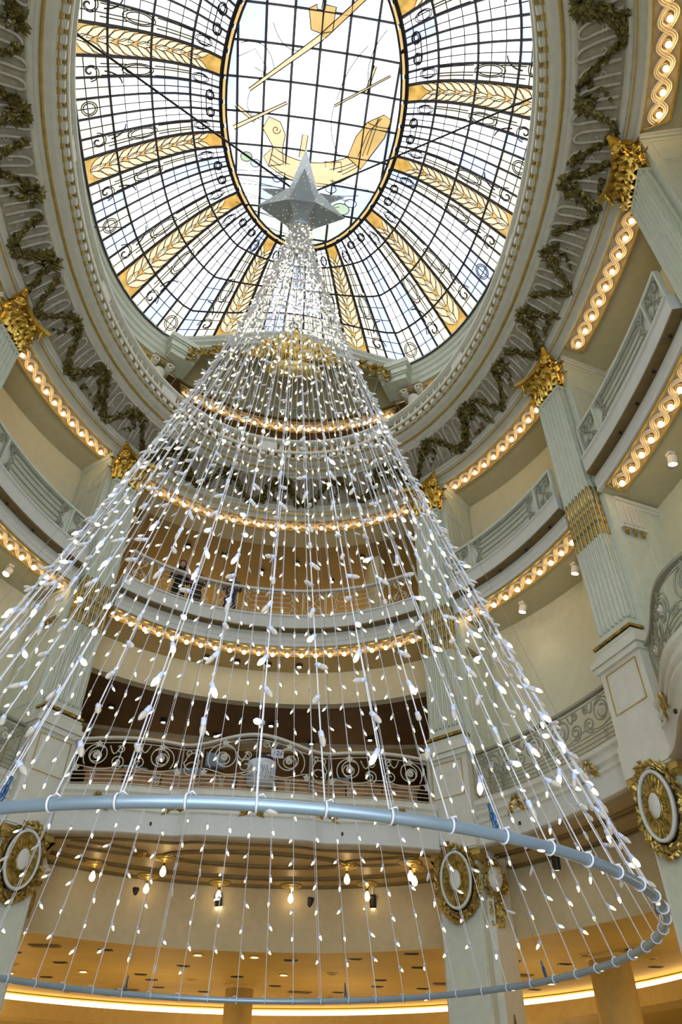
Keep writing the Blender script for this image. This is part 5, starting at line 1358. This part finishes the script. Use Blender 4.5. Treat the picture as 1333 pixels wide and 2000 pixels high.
g = put('distant_bulbs', lot.mesh('distant_bulbs', ['socket_white', 'bulb_lit', 'bulb_dim']), tree, world=True); g['kind'] = 'stuff'
# suspension wires with blue shackles
for k in range(8):
    ph = rad(22.5 + 45 * k); p = RC + Vector((RR * math.cos(ph), RR * math.sin(ph), .03)); q = AP + Vector((.12 * math.cos(ph), .12 * math.sin(ph), .05))
    m = MB(); m.tube([p.lerp(q, f) for f in (.02, .3, .6, 1)], .0028, 4); put('suspension_wire', m.mesh('suspension_wire', 'steel_wire'), tree, world=True)
    d = (q - p).normalized(); m = MB(); M = T(*p) @ orient(-d) @ Matrix.Diagonal((.62, .62, .62, 1))
    m.tube([M @ Vector((.022 * math.cos(a), 0, .05 + .035 * math.sin(a))) for a in np.linspace(0, 2 * PI, 11)[:-1]], .009, 5, True)
    m.tube([M @ Vector((0, .022 * math.cos(a), .12 + .045 * math.sin(a))) for a in np.linspace(0, 2 * PI, 11)[:-1]], .010, 5, True)
    m.lathe([(.016, .165), (.018, .18), (.018, .25), (.012, .26)], 8, M); put('shackle', m.mesh('shackle', 'shackle', True), tree, world=True)

# ================================================================== people on the mezzanine
def person(label, loc, rz, H, top, legs, hood=False, scarf=None, lean=0.0, long_coat=False):
    t = thing('person', label, 'person', loc, rz); k = H / 1.70
    J = {'pelvis': (0, 0, .92), 'waist': (0, .0, 1.08), 'chest': (0, -.02, 1.30), 'neck': (0, -.01, 1.45), 'throat': (0, -.02, 1.52),
         'hipL': (.10, 0, .88), 'kneeL': (.11, -.02, .50), 'ankL': (.11, .02, .09), 'toeL': (.12, -.14, .04), 'hipR': (-.10, 0, .88), 'kneeR': (-.11, -.03, .50), 'ankR': (-.12, .02, .09), 'toeR': (-.13, -.14, .04),
         'shL': (.18, 0, 1.40), 'elL': (.25, -.06, 1.13), 'wrL': (.16, -.27, 1.05), 'shR': (-.18, 0, 1.40), 'elR': (-.26, -.05, 1.13), 'wrR': (-.15, -.27, 1.05)}
    E_ = [('pelvis', 'waist'), ('waist', 'chest'), ('chest', 'neck'), ('neck', 'throat'), ('pelvis', 'hipL'), ('hipL', 'kneeL'), ('kneeL', 'ankL'), ('ankL', 'toeL'), ('pelvis', 'hipR'), ('hipR', 'kneeR'), ('kneeR', 'ankR'), ('ankR', 'toeR'),
          ('chest', 'shL'), ('shL', 'elL'), ('elL', 'wrL'), ('chest', 'shR'), ('shR', 'elR'), ('elR', 'wrR')]
    RAD = {'pelvis': .15, 'waist': .135, 'chest': .155, 'neck': .075, 'throat': .055, 'hip': .10, 'knee': .068, 'ank': .05, 'toe': .042, 'sh': .078, 'el': .056, 'wr': .042}
    names = list(J); me = bpy.data.meshes.new('body'); me.from_pydata([Vector(J[n]) * k + Vector((0, lean * (J[n][2] - .9), 0)) for n in names], [(names.index(a), names.index(b)) for a, b in E_], [])
    me.materials.append(MATS[top]); me.materials.append(MATS[legs])
    o = put('body', me, t); sk = o.modifiers.new('skin', 'SKIN'); sk.use_smooth_shade = True
    for i, n in enumerate(names):
        key = n if n in RAD else n[:-1]; r = RAD[key] * k; me.skin_vertices[0].data[i].radius = (r, r * (.8 if key in ('pelvis', 'waist', 'chest') else 1)); me.skin_vertices[0].data[i].use_root = (n == 'pelvis')
    o.modifiers.new('smooth', 'SUBSURF').render_levels = 2; o.modifiers['smooth'].levels = 1
    off = Vector((0, lean * .7, 0))
    # head with a face, hair
    m = MB(); rows = []
    for i in range(15):
        v = -1 + 2 * i / 14; row = []
        for j in range(16):
            a = 2 * PI * j / 16; r = math.sqrt(max(0, 1 - v * v)) * (1 - .2 * max(0, -v)); x = .078 * r * math.cos(a); y = .098 * r * math.sin(a)
            if math.sin(a) < -.2:
                g = lambda cx, cv, sx, sv: math.exp(-((x - cx) / sx) ** 2 - ((v - cv) / sv) ** 2)
                y -= .024 * g(0, -.15, .014, .14); y += .010 * (g(-.03, .08, .016, .1) + g(.03, .08, .016, .1)); y -= .008 * g(0, -.5, .03, .07); y -= .01 * g(0, -.85, .03, .1)
            row.append(Vector((x, y, .118 * v)))
        rows.append(row)
    m.grid(rows, close=True)
    for sx in (-1, 1): m.ball((sx * .08, .0, -.01), .022, 6, 4, (.5, 1, 1.3))
    hd = put('head', m.mesh('head', 'skin', True), t, Vector((0, -.03, 1.60)) * k + off, (-.25, 0, 0))
    m = MB(); rows = []
    for i in range(8):
        f = i / 7; row = []
        for j in range(14):
            a = 2 * PI * j / 14; low = (-.16 if hood else -.11) if math.sin(a) > -.2 else .045
            z = .132 * (1 - f) + low * f if True else 0; r = .10 * math.sin(min(1, f * 1.35 + .05) * PI / 2); row.append(Vector((r * .92 * math.cos(a), r * 1.12 * math.sin(a) + .008, z)))
        rows.append(row)
    m.grid(rows, close=True); put('hair', m.mesh('hair', 'hair', True), hd)
    for s_, w in ((1, 'wrL'), (-1, 'wrR')):
        p = Vector(J[w]) * k + off * (1.05 / 1.6); m = MB(); m.ball(p + Vector((-s_ * .02, -.05, -.005)), .042, 8, 5, (.9, 1.1, .55))
        for q in range(4):
            b0 = p + Vector((-s_ * .02 + (q - 1.5) * .018, -.085, 0)); ln = (.06, .07, .066, .05)[q]; m.tube([b0, b0 + Vector((0, -ln * .55, -.006)), b0 + Vector((0, -ln * .8, -.03))], .0085, 5)
        b0 = p + Vector((-s_ * .055, -.04, 0)); m.tube([b0, b0 + Vector((-s_ * .025, -.035, -.006)), b0 + Vector((-s_ * .022, -.06, -.012))], .0095, 5); put('hand', m.mesh('hand', 'skin', True), t)
    if long_coat:
        m = MB(); m.lathe([(.155 * k, 1.22 * k), (.165 * k, 1.05 * k), (.19 * k, .8 * k), (.22 * k, .55 * k), (.205 * k, .55 * k)], 16, T(0, lean * .2, 0), 1, .8); put('coat_skirt', m.mesh('coat_skirt', top, True), t)
    if scarf:
        m = MB(); m.tube([Vector((.085 * math.cos(a), -.01 + .08 * math.sin(a), 1.47)) * k + off * .9 for a in np.linspace(0, 2 * PI, 14)[:-1]], .03, 6, True); m.box((-.17, -.26, 1.06), (.12, .05, .12)); put('scarf', m.mesh('scarf', scarf, True), t)
    return t
person('person in a black jacket and dark trousers, nearest the left pilaster behind the mezzanine rail', (-2.42, 15.50, 11.36), .15, 1.64, 'cloth_black', 'cloth_grey', lean=-.12)
person('person in a long dark coat with a pink item, standing beside the black jacket', (-2.0, 15.66, 11.36), .05, 1.60, 'cloth_brown', 'cloth_black', hood=True, scarf='cloth_pink', long_coat=True, lean=-.1)
person('person with long dark hair in a dark grey top, standing alone at the mezzanine rail', (-1.08, 15.86, 11.36), -.05, 1.66, 'cloth_grey', 'cloth_black', hood=True, lean=-.1)

# ================================================================== things in the restaurant
t = thing('wood_counter', 'long wooden counter behind the far gallery railing', 'counter', (0, 15.75, 6.64))
for i in range(9):
    m = MB(); m.box((-3.2 + i * .8, 0, .38), (.77, .40, .76)); m.box((-3.2 + i * .8, -.205, .38), (.60, .02, .58)); put('front_panel', m.mesh('front_panel', 'wood'), t)
m = MB(); m.box((0, 0, .80), (7.3, .52, .07)); put('counter_top', m.mesh('counter_top', 'wood'), t)
def jar(label, loc, w, hgt):
    t = thing('display_jar', label, 'jar', loc)
    m = MB(); m.lathe([(w * .40, 0), (w * .48, .03), (w * .5, hgt * .3), (w * .5, hgt * .78), (w * .44, hgt * .85)], 20); put('glass_body', m.mesh('glass_body', 'sign_board', True), t)
    m = MB(); m.lathe([(w * .46, hgt * .84), (w * .47, hgt * .92), (w * .4, hgt * .95), (.02, hgt * .97)], 20); put('lid', m.mesh('lid', 'lamp_black', True), t)
    m = MB(); m.tube([Vector((-w * .2, 0, hgt * .98)), Vector((0, 0, hgt * 1.04)), Vector((w * .25, 0, hgt * 1.14))], .02, 6); put('handle', m.mesh('handle', 'lamp_white', True), t)
    m = MB()
    for i in range(11):
        a = -2.9 + i * .26; m.tube([Vector((w * .505 * math.cos(a + .12 * math.sin(5 * q + i)), w * .505 * math.sin(a + .12 * math.sin(5 * q + i)), hgt * (.08 + .5 * q))) for q in np.linspace(0, 1, 8)], .006, 4)
    put('line_pattern', m.mesh('line_pattern', 'sign_ink'), t)
    return t
jar('white patterned glass jar with black lid behind the middle of the far railing', (.12, 15.05, 7.12), .62, .58)
# small hand lettered tag
t = thing('tag_sign', 'small white tag with hand lettering above the patterned jar', 'sign', (.43, 14.95, 7.66))
m = MB(); m.box((0, 0, .12), (.27, .02, .19)); put('board', m.mesh('board', 'sign_board'), t)
m = MB(); m.box((0, .01, .235), (.24, .05, .035)); m.tube([Vector((-.05, 0, .26)), Vector((.05, 0, .29)), Vector((.12, 0, .33))], .014, 5); put('clip', m.mesh('clip', 'lamp_black'), t)
fc = bpy.data.curves.new('lettering', 'FONT'); fc.body = '126'; fc.size = .14; fc.extrude = .003; fc.align_x = 'CENTER'; fc.shear = .2; fc.materials.append(MATS['sign_ink'])
o = bpy.data.objects.new('lettering_curve', fc); COL.objects.link(o); bpy.context.view_layer.update()
lm_ = bpy.data.meshes.new_from_object(o.evaluated_get(bpy.context.evaluated_depsgraph_get())); bpy.data.objects.remove(o); bpy.data.curves.remove(fc)
if not lm_.materials: lm_.materials.append(MATS['sign_ink'])
put('lettering', lm_, t, (0, -.014, .08), (PI / 2, 0, 0))
for i, (x, y, z, w, h_, lab) in enumerate([(-2.75, 16.6, 7.48, .5, .34, 'blue screen at the left end of the wooden counter'), (-1.55, 16.4, 7.48, .62, .30, 'low blue screen left of the patterned jar'), (-.95, 16.5, 7.9, .42, .3, 'blue screen standing high left of the patterned jar'), (2.0, 16.5, 7.48, .36, .32, 'small blue screen right of the patterned jar')]):
    t = thing('till_screen', lab, 'screen', (x, y, 7.48), .2 * (-1) ** i)
    m = MB(); m.box((0, 0, z - 7.48 + .12 + h_ / 2), (w, .04, h_)); m.box((0, .02, z - 7.48 + .12 + h_ / 2), (w + .04, .03, h_ + .04)); put('display', m.mesh('display', 'screen_blue'), t)
    m = MB(); m.box((0, .03, (z - 7.48 + .12) / 2), (.06, .05, z - 7.48 + .14)); m.box((0, .02, .012), (.24, .18, .024)); put('stand', m.mesh('stand', 'lamp_black'), t)
# smoke detectors and small speakers on plain walls
for deg, z, lab in ((36, 13.9, 'tiny dark speaker hole in the upper right wall'), (138, 13.9, 'tiny dark speaker hole in the upper left wall'), (4, 13.9, 'tiny dark speaker hole right of the whole right pilaster')):
    p = pt(deg, WU + .01, z); m = MB(); m.ball((0, 0, 0), .035, 8, 5); o = put('wall_speaker', m.mesh('wall_speaker', 'lamp_black'), None, p); tag(o, lab, 'speaker')
